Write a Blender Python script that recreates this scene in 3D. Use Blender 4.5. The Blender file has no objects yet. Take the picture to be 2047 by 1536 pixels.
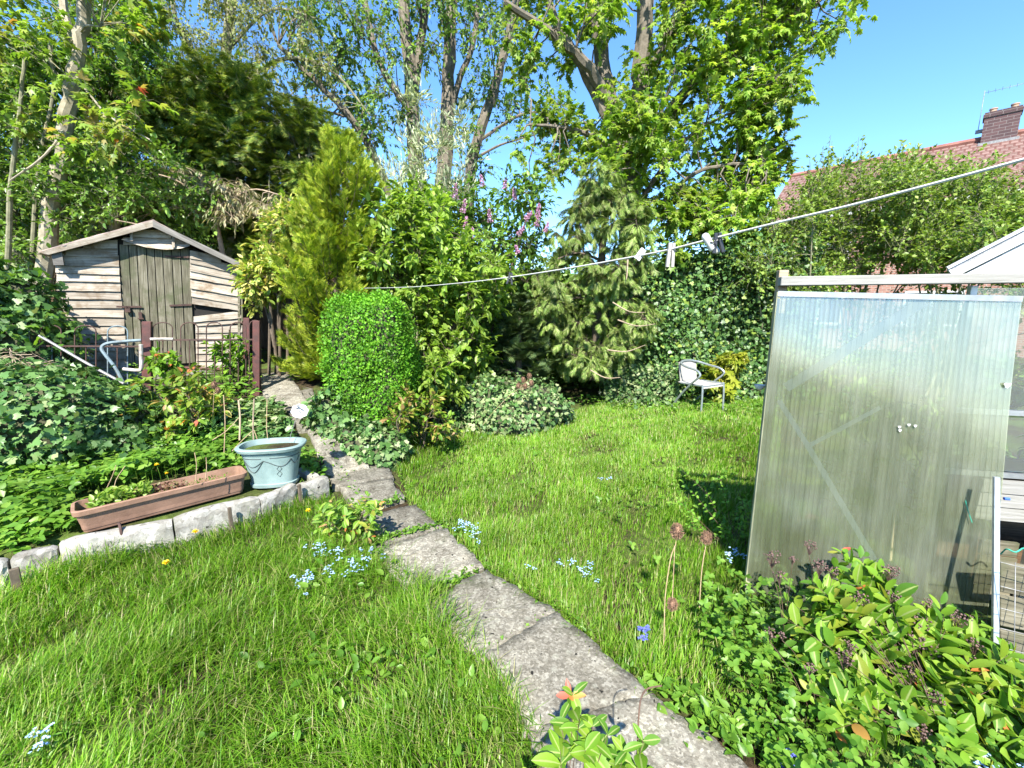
import bpy, math
import numpy as np
from mathutils import Vector, Matrix
R = math.radians
S = bpy.context.scene
COL = S.collection

# ------------------------------------------------------------------ camera
CX, CY, FOC, CZ = 1023.5, 768.0, 850.0, 1.55
TH = math.atan((768 - 620) / FOC)                      # the camera looks a little down
cam_d = bpy.data.cameras.new('camera'); cam = bpy.data.objects.new('camera', cam_d); COL.objects.link(cam)
cam_d.sensor_fit = 'HORIZONTAL'; cam_d.sensor_width = 36.0; cam_d.lens = FOC / 2047 * 36.0
cam_d.clip_start = 0.05; cam_d.clip_end = 900
cam.location = (0, 0, CZ); cam.rotation_euler = (math.pi / 2 - TH, 0, 0)
S.camera = cam

# ------------------------------------------------------------------ sky, sun, exposure
SUN_AZ, SUN_EL = R(187), R(46)                         # high behind the camera
w = bpy.data.worlds.new('World'); S.world = w; w.use_nodes = True
nt = w.node_tree; nt.nodes.clear()
sky = nt.nodes.new('ShaderNodeTexSky'); sky.sky_type = 'NISHITA'; sky.sun_disc = False
sky.sun_elevation = SUN_EL; sky.sun_rotation = SUN_AZ
sky.air_density = 1.0; sky.dust_density = 0.2; sky.ozone_density = 5.0; sky.altitude = 900
bg = nt.nodes.new('ShaderNodeBackground'); bg.inputs['Strength'].default_value = 0.082
wo = nt.nodes.new('ShaderNodeOutputWorld')
hs = nt.nodes.new('ShaderNodeHueSaturation'); hs.inputs['Saturation'].default_value = 1.12
nt.links.new(sky.outputs[0], hs.inputs['Color']); nt.links.new(hs.outputs[0], bg.inputs[0]); nt.links.new(bg.outputs[0], wo.inputs[0])
sl = bpy.data.lights.new('sun', 'SUN'); so = bpy.data.objects.new('sun', sl); COL.objects.link(so)
sl.energy = 3.2; sl.angle = R(0.6); sl.color = (1.0, 0.95, 0.86)
sd = Vector((math.sin(SUN_AZ) * math.cos(SUN_EL), math.cos(SUN_AZ) * math.cos(SUN_EL), math.sin(SUN_EL)))
so.rotation_euler = (-sd).to_track_quat('-Z', 'Y').to_euler(); so.location = sd * 40
S.view_settings.view_transform = 'Standard'; S.view_settings.look = 'None'
S.view_settings.exposure = 2.36; S.view_settings.gamma = 1.0; S.view_settings.use_curve_mapping = False
S.cycles.max_bounces = 10; S.cycles.diffuse_bounces = 6; S.cycles.glossy_bounces = 3
S.cycles.transmission_bounces = 6; S.cycles.transparent_max_bounces = 14
S.cycles.caustics_reflective = False; S.cycles.caustics_refractive = False
S.cycles.use_denoising = True

# ------------------------------------------------------------------ measuring the place
def ray(px, py):
    x = (px - CX) / FOC; y = -(py - CY) / FOC
    c, s = math.cos(TH), math.sin(TH)
    return np.array([x, c + y * s, -s + y * c])
def P(px, py, Y):
    d = ray(px, py); t = Y / d[1]
    return np.array([d[0] * t, Y, CZ + d[2] * t])
def PZ(px, py, z=0.0):
    d = ray(px, py); t = (z - CZ) / d[2]
    return np.array([d[0] * t, d[1] * t, z])
def PPl(px, py, o, n):
    d = ray(px, py); c = np.array([0, 0, CZ]); t = np.dot(o - c, n) / np.dot(d, n)
    return c + d * t
def sst(a, b, x):
    t = np.clip((np.asarray(x, float) - a) / (b - a), 0, 1); return t * t * (3 - 2 * t)
E0, E1 = np.array([-3.35, 1.93]), np.array([-1.53, 3.36])        # the line of the bed's edging stones
EU = (E1 - E0) / np.linalg.norm(E1 - E0); EN = np.array([-EU[1], EU[0]])
def gz(x, y):
    x = np.asarray(x, float); y = np.asarray(y, float)
    left = 1 - sst(-1.75, -0.75, x)
    h = 0.62 * sst(3.55, 6.3, y) * left + 0.12 * sst(6.3, 9, y) * left
    dd = (x - E0[0]) * EN[0] + (y - E0[1]) * EN[1]
    bed = sst(0.0, 0.10, dd) * (1 - sst(-1.78, -1.58, x)) * 0.14 * (1 - sst(4.2, 5.6, y))
    return h + bed
def G(px, py, dz=0.0):
    z = 0.0
    for _ in range(12):
        p = PZ(px, py, z + dz); z = 0.5 * z + 0.5 * float(gz(p[0], p[1]))
    p[2] = z; return p

# ------------------------------------------------------------------ materials
MATS = {}
def newmat(name):
    m = bpy.data.materials.new(name); m.use_nodes = True; m.node_tree.nodes.clear()
    MATS[name] = m
    return m, m.node_tree.nodes, m.node_tree.links
def ramp(N, stops):
    r = N.new('ShaderNodeValToRGB'); e = r.color_ramp.elements
    while len(e) < len(stops): e.new(0.5)
    for k, (p, c) in enumerate(stops):
        e[k].position = p; e[k].color = (*c, 1)
    return r
def noise(N, L, scale, detail=4, rough=.55, src=None, stretch=None):
    t = N.new('ShaderNodeTexNoise'); t.inputs['Scale'].default_value = scale
    t.inputs['Detail'].default_value = detail; t.inputs['Roughness'].default_value = rough
    if src is not None:
        if stretch:
            mp = N.new('ShaderNodeMapping'); mp.inputs['Scale'].default_value = stretch
            L.new(src, mp.inputs[0]); L.new(mp.outputs[0], t.inputs['Vector'])
        else: L.new(src, t.inputs['Vector'])
    return t
def bump(N, L, h, b, strength=.4, dist=.01):
    n = N.new('ShaderNodeBump'); n.inputs['Strength'].default_value = strength; n.inputs['Distance'].default_value = dist
    L.new(h, n.inputs['Height']); L.new(n.outputs[0], b.inputs['Normal'])
def mixc(N, L, f, a, b, mode='MIX'):
    m = N.new('ShaderNodeMix'); m.data_type = 'RGBA'; m.blend_type = mode
    for k, v in ((0, f), (6, a), (7, b)):
        if hasattr(v, 'is_output'): L.new(v, m.inputs[k])
        elif k == 0: m.inputs[0].default_value = v
        else: m.inputs[k].default_value = (*v, 1)
    return m.outputs[2]
def out(N, L, sh):
    o = N.new('ShaderNodeOutputMaterial'); L.new(sh, o.inputs[0])
def leafmat(name, cols, trans=.35, rough=.45, spec=.4, patch=.9, pv=.35, rib=False):
    m, N, L = newmat(name)
    g = N.new('ShaderNodeNewGeometry'); oi = N.new('ShaderNodeObjectInfo')
    a = N.new('ShaderNodeMath'); L.new(g.outputs['Random Per Island'], a.inputs[0]); L.new(oi.outputs['Random'], a.inputs[1])
    f = N.new('ShaderNodeMath'); f.operation = 'FRACT'; L.new(a.outputs[0], f.inputs[0])
    k = len(cols)
    r = ramp(N, [((i + .5) / k, c) for i, c in enumerate(cols)]); L.new(f.outputs[0], r.inputs[0])
    n = noise(N, L, patch, 3, .6, g.outputs['Position'])
    v = N.new('ShaderNodeMapRange'); v.inputs[1].default_value = .3; v.inputs[2].default_value = .7
    v.inputs[3].default_value = 1 - pv; v.inputs[4].default_value = 1 + pv; L.new(n.outputs[0], v.inputs[0])
    h = N.new('ShaderNodeHueSaturation'); L.new(r.outputs[0], h.inputs['Color']); L.new(v.outputs[0], h.inputs['Value'])
    hcol = h.outputs[0]
    if rib:
        at_ = N.new('ShaderNodeAttribute'); at_.attribute_name = 'rib'; rr = ramp(N, [(.80, (0, 0, 0)), (.93, (1, 1, 1))]); L.new(at_.outputs['Fac'], rr.inputs[0])
        nb = noise(N, L, 70, 3, .6, g.outputs['Position']); rb_ = ramp(N, [(.62, (0, 0, 0)), (.8, (.5, .5, .5))]); L.new(nb.outputs[0], rb_.inputs[0])
        hcol = mixc(N, L, rr.outputs[0], hcol, (.30, .36, .12)); hcol = mixc(N, L, rb_.outputs[0], hcol, (.16, .17, .03))
    b = N.new('ShaderNodeBsdfPrincipled'); L.new(hcol, b.inputs['Base Color'])
    b.inputs['Roughness'].default_value = rough; b.inputs['Specular IOR Level'].default_value = spec
    t = N.new('ShaderNodeBsdfTranslucent')
    hc = mixc(N, L, 1.0, hcol, (1.25, 1.3, .6), 'MULTIPLY'); L.new(hc, t.inputs[0])
    mx = N.new('ShaderNodeMixShader'); mx.inputs[0].default_value = min(.5, trans + .07)
    L.new(b.outputs[0], mx.inputs[1]); L.new(t.outputs[0], mx.inputs[2]); out(N, L, mx.outputs[0])
    return m
def plain(name, col, rough=.5, metal=0., var=.12, scale=6., bstr=.15, col2=None, spec=.5):
    m, N, L = newmat(name)
    tc = N.new('ShaderNodeTexCoord'); n = noise(N, L, scale, 6, .6, tc.outputs['Object'])
    c2 = col2 or tuple(max(0, c * (1 - 2.2 * var)) for c in col)
    r = ramp(N, [(.35, c2), (.62, col)]); L.new(n.outputs[0], r.inputs[0])
    b = N.new('ShaderNodeBsdfPrincipled'); L.new(r.outputs[0], b.inputs['Base Color'])
    b.inputs['Roughness'].default_value = rough; b.inputs['Metallic'].default_value = metal
    b.inputs['Specular IOR Level'].default_value = spec
    n2 = noise(N, L, scale * 9, 4, .6, tc.outputs['Object']); bump(N, L, n2.outputs[0], b, bstr, .004)
    out(N, L, b.outputs[0]); return m
def woodmat(name, cols, stretch=(1.2, 26, 1), knots=True, rough=.8, stain=None):
    """weathered wood; UV u runs along the board in metres, v across"""
    m, N, L = newmat(name)
    uv = N.new('ShaderNodeUVMap'); oi = N.new('ShaderNodeObjectInfo')
    ad = N.new('ShaderNodeVectorMath'); L.new(uv.outputs[0], ad.inputs[0])
    sc = N.new('ShaderNodeVectorMath'); sc.operation = 'SCALE'; sc.inputs[0].default_value = (37, 19, 5); L.new(oi.outputs['Random'], sc.inputs['Scale'])
    L.new(sc.outputs[0], ad.inputs[1])
    n = noise(N, L, 3.0, 8, .62, ad.outputs[0], stretch)
    n2 = noise(N, L, 2.2, 3, .6, ad.outputs[0], (1, 3, 1))
    mm = N.new('ShaderNodeMath'); mm.operation = 'MULTIPLY_ADD'; L.new(n.outputs[0], mm.inputs[0]); mm.inputs[1].default_value = .7
    m2 = N.new('ShaderNodeMath'); m2.operation = 'MULTIPLY'; L.new(n2.outputs[0], m2.inputs[0]); m2.inputs[1].default_value = .35
    L.new(m2.outputs[0], mm.inputs[2])
    k = len(cols); r = ramp(N, [(.33 + .34 * i / max(1, k - 1), c) for i, c in enumerate(cols)]); L.new(mm.outputs[0], r.inputs[0])
    col = r.outputs[0]
    if stain:
        g = N.new('ShaderNodeNewGeometry'); n3 = noise(N, L, 4.5, 5, .65, g.outputs['Position'])
        r3 = ramp(N, [(.5, (0, 0, 0)), (.66, (1, 1, 1))]); L.new(n3.outputs[0], r3.inputs[0]); col = mixc(N, L, r3.outputs[0], col, stain)
    hv = N.new('ShaderNodeHueSaturation'); L.new(col, hv.inputs['Color'])
    mr = N.new('ShaderNodeMapRange'); mr.inputs[3].default_value = .78; mr.inputs[4].default_value = 1.15; L.new(oi.outputs['Random'], mr.inputs[0]); L.new(mr.outputs[0], hv.inputs['Value'])
    b = N.new('ShaderNodeBsdfPrincipled'); L.new(hv.outputs[0], b.inputs['Base Color']); b.inputs['Roughness'].default_value = rough
    b.inputs['Specular IOR Level'].default_value = .25
    bump(N, L, n.outputs[0], b, .55, .006); out(N, L, b.outputs[0]); return m

# ------------------------------------------------------------------ objects
def tag(o, label=None, cat=None, group=None, kind=None):
    if label: o['label'] = label
    if cat: o['category'] = cat
    if group: o['group'] = group
    if kind: o['kind'] = kind
    return o
def thing(name, loc, label, cat, group=None):
    o = bpy.data.objects.new(name, None); COL.objects.link(o); o.location = tuple(loc)
    o.empty_display_size = .1
    return tag(o, label, cat, group)
def base_of(parent):
    b = np.zeros(3)
    while parent is not None:
        b = b + np.array(parent.location); parent = parent.parent
    return b
def tri_mesh(name, V, F, mat, smooth=False):
    V = np.ascontiguousarray(V, np.float32); F = np.ascontiguousarray(F, np.int32)
    me = bpy.data.meshes.new(name); me.vertices.add(len(V)); me.vertices.foreach_set('co', V.ravel())
    me.loops.add(F.size); me.loops.foreach_set('vertex_index', F.ravel())
    me.polygons.add(len(F)); me.polygons.foreach_set('loop_start', np.arange(0, F.size, 3, dtype=np.int32))
    if smooth: me.polygons.foreach_set('use_smooth', np.ones(len(F), bool))
    me.update(calc_edges=True)
    if smooth and len(F) < 6000: me.set_sharp_from_angle(angle=R(38))
    if mat is not None: me.materials.append(mat)
    return me
def tri_obj(name, V, F, mat, parent=None, smooth=False, loc=None, kind=None):
    base = base_of(parent) if parent is not None else np.array(loc if loc is not None else (0, 0, 0), float)
    me = tri_mesh(name, np.asarray(V) - base, F, mat, smooth)
    o = bpy.data.objects.new(name, me); COL.objects.link(o)
    if parent is not None: o.parent = parent
    else: o.location = tuple(base)
    if kind: o['kind'] = kind
    return o
def cat_tri(parts):
    Vs, Fs, n = [], [], 0
    for V, F in parts:
        if len(V) == 0: continue
        Vs.append(V); Fs.append(F + n); n += len(V)
    if not Vs: return np.zeros((0, 3)), np.zeros((0, 3), int)
    return np.concatenate(Vs), np.concatenate(Fs)
def unit(v):
    v = np.asarray(v, float); return v / np.maximum(np.linalg.norm(v, axis=-1, keepdims=True), 1e-9)
class MB:
    """collects quads and n-gons with UVs and builds ONE mesh"""
    def __init__(s): s.v = []; s.f = []; s.uv = []
    def face(s, pts, uv=None):
        n = len(s.v); s.v += [tuple(p) for p in pts]; s.f.append(tuple(range(n, n + len(pts))))
        s.uv += uv if uv else [(0.0, 0.0)] * len(pts)
    def hexa(s, a, b):
        """solid between quad a (4 points) and quad b; the long side of a is a[0]->a[1]; UV u along it"""
        a = [np.asarray(p, float) for p in a]; b = [np.asarray(p, float) for p in b]
        l = np.linalg.norm(a[1] - a[0]); h = np.linalg.norm(a[3] - a[0]); t = np.linalg.norm(b[0] - a[0])
        s.face(a, [(0, 0), (l, 0), (l, h), (0, h)]); s.face(b[::-1], [(0, h), (l, h), (l, 0), (0, 0)])
        for i, j in ((0, 1), (2, 3)): s.face([a[j], a[i], b[i], b[j]], [(l, 0), (0, 0), (0, t), (l, t)])
        for i, j in ((1, 2), (3, 0)): s.face([a[j], a[i], b[i], b[j]], [(h, 0), (0, 0), (0, t), (h, t)])
    def box(s, c, ax, ay, az):
        c, ax, ay, az = (np.asarray(q, float) for q in (c, ax, ay, az))
        s.hexa([c - ax - ay - az, c + ax - ay - az, c + ax - ay + az, c - ax - ay + az],
               [c - ax + ay - az, c + ax + ay - az, c + ax + ay + az, c - ax + ay + az])
    def prism(s, poly, ext):
        poly = [np.asarray(p, float) for p in poly]; ext = np.asarray(ext, float)
        d = [np.linalg.norm(p - poly[0]) for p in poly]; l = unit(poly[1] - poly[0])
        uv = [(float(np.dot(p - poly[0], l)), float(np.linalg.norm((p - poly[0]) - l * np.dot(p - poly[0], l)))) for p in poly]
        s.face(poly, uv); s.face([p + ext for p in poly][::-1], uv[::-1])
        for i in range(len(poly)):
            j = (i + 1) % len(poly); q = np.linalg.norm(poly[j] - poly[i]); t = np.linalg.norm(ext)
            s.face([poly[j], poly[i], poly[i] + ext, poly[j] + ext], [(q, 0), (0, 0), (0, t), (q, t)])
    def tube(s, pts, rad, n=8, cap=True):
        V, F = tube_tri(pts, rad, n)
        k = len(s.v); s.v += [tuple(p) for p in V]
        for f in F: s.f.append(tuple(int(i) + k for i in f))
        s.uv += [(0.0, 0.0)] * 0
        s.tubes = True
    def build(s, name, mat, parent=None, smooth=False, bevel=0., loc=None, weld=True):
        base = base_of(parent) if parent is not None else np.array(loc if loc is not None else (0, 0, 0), float)
        me = bpy.data.meshes.new(name)
        me.from_pydata([tuple(np.asarray(p) - base) for p in s.v], [], s.f)
        if len(s.uv) == len(me.loops):
            l = me.uv_layers.new(name='UVMap'); l.data.foreach_set('uv', np.array(s.uv, np.float32).ravel())
        if mat is not None: me.materials.append(mat)
        import bmesh
        bm = bmesh.new(); bm.from_mesh(me)
        if weld: bmesh.ops.remove_doubles(bm, verts=bm.verts, dist=1e-5)
        bmesh.ops.recalc_face_normals(bm, faces=bm.faces)
        if bevel: bmesh.ops.bevel(bm, geom=bm.edges[:], offset=bevel, segments=1, affect='EDGES', profile=.5)
        bm.to_mesh(me); bm.free()
        if smooth: me.polygons.foreach_set('use_smooth', np.ones(len(me.polygons), bool))
        me.update()
        o = bpy.data.objects.new(name, me); COL.objects.link(o)
        if parent is not None: o.parent = parent
        else: o.location = tuple(base)
        return o
def tube_tri(pts, rad, n=8):
    pts = np.asarray(pts, float); k = len(pts)
    rad = np.full(k, rad, float) if np.isscalar(rad) else np.asarray(rad, float)
    tan = unit(np.gradient(pts, axis=0)); ref = np.array([0.0, 0, 1]) if abs(tan[0][2]) < .9 else np.array([1.0, 0, 0])
    u = unit(np.cross(tan[0], ref)); rings = []
    for i in range(k):
        u = unit(u - tan[i] * np.dot(u, tan[i])); v = np.cross(tan[i], u)
        a = np.arange(n) / n * 2 * math.pi
        rings.append(pts[i] + rad[i] * (np.cos(a)[:, None] * u + np.sin(a)[:, None] * v))
    V = np.concatenate(rings + [pts[:1], pts[-1:]]); F = []
    for i in range(k - 1):
        for j in range(n):
            a, b = i * n + j, i * n + (j + 1) % n; F += [(a, b, b + n), (a, b + n, a + n)]
    c0, c1 = k * n, k * n + 1
    for j in range(n):
        F += [(c0, (j + 1) % n, j), (c1, (k - 1) * n + j, (k - 1) * n + (j + 1) % n)]
    return V, np.array(F)
def smooth_path(pts, m=6):
    """Catmull-Rom through the points"""
    p = np.asarray(pts, float)
    if len(p) < 3: return np.array([p[0] + (p[-1] - p[0]) * t for t in np.linspace(0, 1, m + 1)])
    q = np.vstack([2 * p[0] - p[1], p, 2 * p[-1] - p[-2]]); o = []
    for i in range(1, len(q) - 2):
        for t in np.linspace(0, 1, m, endpoint=False):
            o.append(.5 * ((2 * q[i]) + (-q[i - 1] + q[i + 1]) * t + (2 * q[i - 1] - 5 * q[i] + 4 * q[i + 1] - q[i + 2]) * t ** 2 + (-q[i - 1] + 3 * q[i] - 3 * q[i + 1] + q[i + 2]) * t ** 3))
    return np.array(o + [p[-1]])
def curve_obj(name, pts, rad, mat, parent=None, n=8, m=6, smooth=True, loc=None):
    p = smooth_path(pts, m); r = rad
    if not np.isscalar(rad): r = np.interp(np.linspace(0, 1, len(p)), np.linspace(0, 1, len(rad)), rad)
    V, F = tube_tri(p, r, n)
    return tri_obj(name, V, F, mat, parent, smooth, loc)

# ------------------------------------------------------------------ leaves
def fan(outline, c=(0, .42, 0)):
    V = np.array([c] + list(outline), float); n = len(outline)
    return V, np.array([(0, i + 1, (i + 1) % n + 1) for i in range(n)])
T = {}
T['small'] = (np.array([(0, 0, 0), (-.34, .5, .09), (0, 1, -.05), (.34, .5, .09)], float), np.array([(0, 2, 1), (0, 3, 2)]))
T['thin'] = (np.array([(0, 0, 0), (-.12, .5, .03), (0, 1, -.08), (.12, .5, .03)], float), np.array([(0, 2, 1), (0, 3, 2)]))
_o = np.array([(0, 0, 0), (-.2, .2, .05), (-.27, .45, .07), (-.17, .75, .03), (0, 1, -.1), (0, .5, -.02), (.17, .75, .03), (.27, .45, .07), (.2, .2, .05)])
T['oval'] = (_o, np.array([(0, 5, 1), (1, 5, 2), (2, 5, 3), (3, 5, 4), (0, 8, 5), (8, 7, 5), (7, 6, 5), (6, 4, 5)]))
T['ivy'] = fan([(0, 0, 0), (-.3, -.12, .0), (-.5, .22, -.06), (-.3, .45, .03), (-.27, .68, -.04), (-.1, .66, .04), (0, 1, -.1), (.1, .66, .04), (.27, .68, -.04), (.3, .45, .03), (.5, .22, -.06), (.3, -.12, 0)], (0, .34, -.02))
T['maple'] = fan([(0, 0, 0), (-.25, .0, -.05), (-.52, .12, -.16), (-.28, .3, 0), (-.52, .66, -.16), (-.18, .55, .03), (0, 1, -.2), (.18, .55, .03), (.52, .66, -.16), (.28, .3, 0), (.52, .12, -.16), (.25, 0, -.05)], (0, .3, .03))
def spray_t(k, w0, ang, curl=0.):
    V, F = [], []
    def leaf(a, b, wd):
        a, b = np.array(a, float), np.array(b, float); d = unit(b - a); sd = np.array([d[1], -d[0], 0]) * wd
        n = len(V); V.extend([a - sd * .6, a + sd * .6, b]); F.append((n, n + 1, n + 2))
    leaf((0, 0, 0), (0, 1, curl), w0)
    for i in range(k):
        t = .12 + .72 * i / k; l = (.55 * (1 - t) + .16)
        for sg in (-1, 1):
            leaf((0, t, curl * t * t), (sg * l * math.sin(ang), t + l * math.cos(ang), curl * (t + .3) ** 2 + .04), w0 * .9)
    return np.array(V), np.array(F)
T['spray'] = spray_t(3, .13, .75, .12)
T['droop'] = spray_t(4, .10, .6, -.22)
T['flat'] = spray_t(4, .11, .95, -.05)
T['tuft'] = (lambda A: (np.array([q for a in A for q in ((-.06 * math.cos(a), -.06 * math.sin(a), 0), (.06 * math.cos(a), .06 * math.sin(a), 0), (.38 * math.sin(a) , -.38 * math.cos(a) * .3 + .85, .3 * math.cos(a)))]), np.arange(len(A) * 3).reshape(-1, 3)))([0, 1.2, 2.4, 3.6, 4.8])
def trefoil():
    Vs, Fs = [], []
    for a in (-1.9, 0, 1.9):
        V, F = T['oval']; V = V * (1.35, 1, 1); c, s = math.cos(a), math.sin(a)
        q = np.stack([V[:, 0] * c + V[:, 1] * s, -V[:, 0] * s + V[:, 1] * c, V[:, 2]], 1) * .55; Fs.append(F + len(Vs) * 9); Vs.append(q)
    return np.concatenate(Vs), np.concatenate(Fs)
T['trefoil'] = trefoil()
def frames(d, n):
    d = unit(d); s = np.cross(d, n); bad = np.linalg.norm(s, axis=1) < 1e-3
    s[bad] = np.cross(d[bad], np.array([1.0, .2, .1])); s = unit(s); return s, d, np.cross(s, d)
def scatter(t, pos, d, n, size, wid=1.0):
    V0, F0 = T[t] if isinstance(t, str) else t
    N = len(pos); s, y, z = frames(np.asarray(d, float), np.asarray(n, float)); size = np.broadcast_to(np.asarray(size, float), (N,))
    V = (V0[None, :, 0, None] * wid * s[:, None] + V0[None, :, 1, None] * y[:, None] + V0[None, :, 2, None] * z[:, None]) * size[:, None, None] + np.asarray(pos)[:, None]
    F = F0[None] + (np.arange(N) * len(V0))[:, None, None]
    return V.reshape(-1, 3), F.reshape(-1, 3)
LEAFMESH = {}
def leaf_objs(parent, t, mat, pos, d, n, size, name='leaf'):
    key = (t, mat.name)
    if key not in LEAFMESH:
        LEAFMESH[key] = []
        for c_, tw_, wd_, fo_ in ((0, 0, 1, 0), (.16, .25, .9, .12), (-.10, -.3, 1.08, -.06), (.28, .1, .85, .2), (.05, -.15, 1.15, .05)):     # five bends of the same leaf
            Vq = T[t][0].copy(); y_ = Vq[:, 1]; Vq[:, 0] *= wd_; Vq[:, 2] += -c_ * y_ ** 2 + tw_ * Vq[:, 0] * y_ + fo_ * np.abs(Vq[:, 0]); m_ = tri_mesh(name, Vq, T[t][1], mat)
            if t == 'hyp': a_ = m_.attributes.new('rib', 'FLOAT', 'POINT'); a_.data.foreach_set('value', (np.abs(Vq[:, 0]) < 1e-6).astype(np.float32))
            LEAFMESH[key].append(m_)
    mes = LEAFMESH[key]; b = base_of(parent); s, y, z = frames(np.asarray(d, float), np.asarray(n, float))
    for i in range(len(pos)):
        o = bpy.data.objects.new(name, mes[(i * 7 + len(pos)) % 5]); COL.objects.link(o); o.parent = parent
        k = float(size[i]); p = pos[i] - b
        o.matrix_local = Matrix([[s[i][0] * k, y[i][0] * k, z[i][0] * k, p[0]], [s[i][1] * k, y[i][1] * k, z[i][1] * k, p[1]], [s[i][2] * k, y[i][2] * k, z[i][2] * k, p[2]], [0, 0, 0, 1]])
def facing(pos, d, n, size):
    """how large each leaf shows from where the photograph was taken"""
    v = pos - np.array([0, 0, CZ]); r = np.linalg.norm(v, axis=1)
    s, y, z = frames(d, n); return size / r * (.25 + abs((z * (v / r[:, None])).sum(1)))
def leaves(parent, t, mat, pos, d, n, size, nobj=0, rest='foliage', wid=1.0, inside=None):
    """the leaves that show largest become parts of their own, the others one part"""
    pos, d, n = (np.asarray(q, float) for q in (pos, d, n)); size = np.broadcast_to(np.asarray(size, float), (len(pos),)).copy()
    keep = np.zeros(len(pos), bool)
    if nobj:
        sc = facing(pos, d, n, size)
        if inside is not None: sc = sc * inside
        keep[np.argsort(-sc)[:nobj]] = True
        leaf_objs(parent, t, mat, pos[keep], d[keep], n[keep], size[keep])
    if (~keep).any():
        V, F = scatter(t, pos[~keep], d[~keep], n[~keep], size[~keep], wid)
        return tri_obj(rest, V, F, mat, parent, kind='stuff')
def rdir(rng, n):
    return unit(rng.normal(size=(n, 3)))
def clumps(rng, C, rad, ntw, nlf, droop=0.15, out_=.5, upn=.8, jit=.6, flat=1.0, sag=0.0, hollow=0.0):
    """twigs inside ball-shaped clumps with leaves along them -> pos, dir, normal, twig curves"""
    C = np.asarray(C, float); K = len(C); rad = np.broadcast_to(np.asarray(rad, float), (K,))
    c = np.repeat(C, ntw, 0); r = np.repeat(rad, ntw)[:, None]; M = len(c)
    e = rdir(rng, M) * (hollow + (1 - hollow) * rng.random((M, 1)) ** (1 / 2.2)); e[:, 2] *= flat; e = c + e * r
    s = c + rdir(rng, M) * .22 * r - np.array([0, 0, .25]) * r * flat
    m = (s + e) / 2 + np.array([0, 0, .22]) * r * flat; e = e - np.array([0, 0, sag]) * r
    t = np.linspace(.22, 1, nlf)[None, :] + rng.uniform(-.06, .06, (M, nlf)); t = t[..., None]
    s_, m_, e_ = s[:, None], m[:, None], e[:, None]
    pos = (1 - t) ** 2 * s_ + 2 * t * (1 - t) * m_ + t * t * e_
    tan = unit(2 * (1 - t) * (m_ - s_) + 2 * t * (e_ - m_))
    pos, tan = pos.reshape(-1, 3), tan.reshape(-1, 3); n = len(pos)
    outw = unit(pos - np.repeat(c, nlf, 0))
    d = unit(tan * .6 + outw * out_ + rdir(rng, n) * jit - np.array([0, 0, droop]))
    nr = unit(np.array([0, 0, upn]) + outw * .45 + rdir(rng, n) * .45)
    tw = np.stack([s, m * .9 + (s + e) * .05, e], 1)
    return pos, d, nr, tw
def twig_tris(tw, r):
    """three-sided tapered twigs from (N,k,3) curves"""
    tw = np.asarray(tw, float); N, k, _ = tw.shape
    if N == 0: return np.zeros((0, 3)), np.zeros((0, 3), int)
    tan = unit(np.gradient(tw, axis=1)); u = unit(np.cross(tan, np.array([.31, .2, .93]))); v = np.cross(tan, u)
    rr = np.broadcast_to(np.asarray(r, float), (N,))[:, None] * np.linspace(1, .35, k)[None]
    V = np.stack([tw + rr[..., None] * (math.cos(a) * u + math.sin(a) * v) for a in (0, 2.094, 4.189)], 2)
    F = []
    for i in range(k - 1):
        for j in range(3):
            a, b = i * 3 + j, i * 3 + (j + 1) % 3; F += [(a, b, b + 3), (a, b + 3, a + 3)]
    F = np.array(F)[None] + (np.arange(N) * k * 3)[:, None, None]
    return V.reshape(-1, 3), F.reshape(-1, 3)
def in_poly(poly, x, y):
    c = np.zeros(len(x), bool); n = len(poly)
    for i in range(n):
        x0, y0 = poly[i]; x1, y1 = poly[(i + 1) % n]
        if y0 == y1: continue
        c ^= ((y0 > y) != (y1 > y)) & (x < (x1 - x0) * (y - y0) / (y1 - y0) + x0)
    return c
def px_fill(rng, poly, n, Y0, Y1):
    """n points spread through a block of space that spans Y0..Y1 in depth and the outline POLY in view"""
    p = np.array(poly, float); o = []
    while len(o) < n:
        x = rng.uniform(p[:, 0].min(), p[:, 0].max(), n * 2); y = rng.uniform(p[:, 1].min(), p[:, 1].max(), n * 2)
        k = in_poly(poly, x, y); o += list(zip(x[k], y[k]))
    Y = rng.uniform(Y0, Y1, n)
    return np.array([P(a, b, q) for (a, b), q in zip(o[:n], Y)])
def lattice(rng, poly2, step):
    p = np.array(poly2, float); x0, y0 = p.min(0); x1, y1 = p.max(0); n = int((x1 - x0) * (y1 - y0) / step ** 2)
    q = rng.uniform((x0, y0), (x1, y1), (n, 2)); return q[in_poly(poly2, q[:, 0], q[:, 1])]
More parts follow.
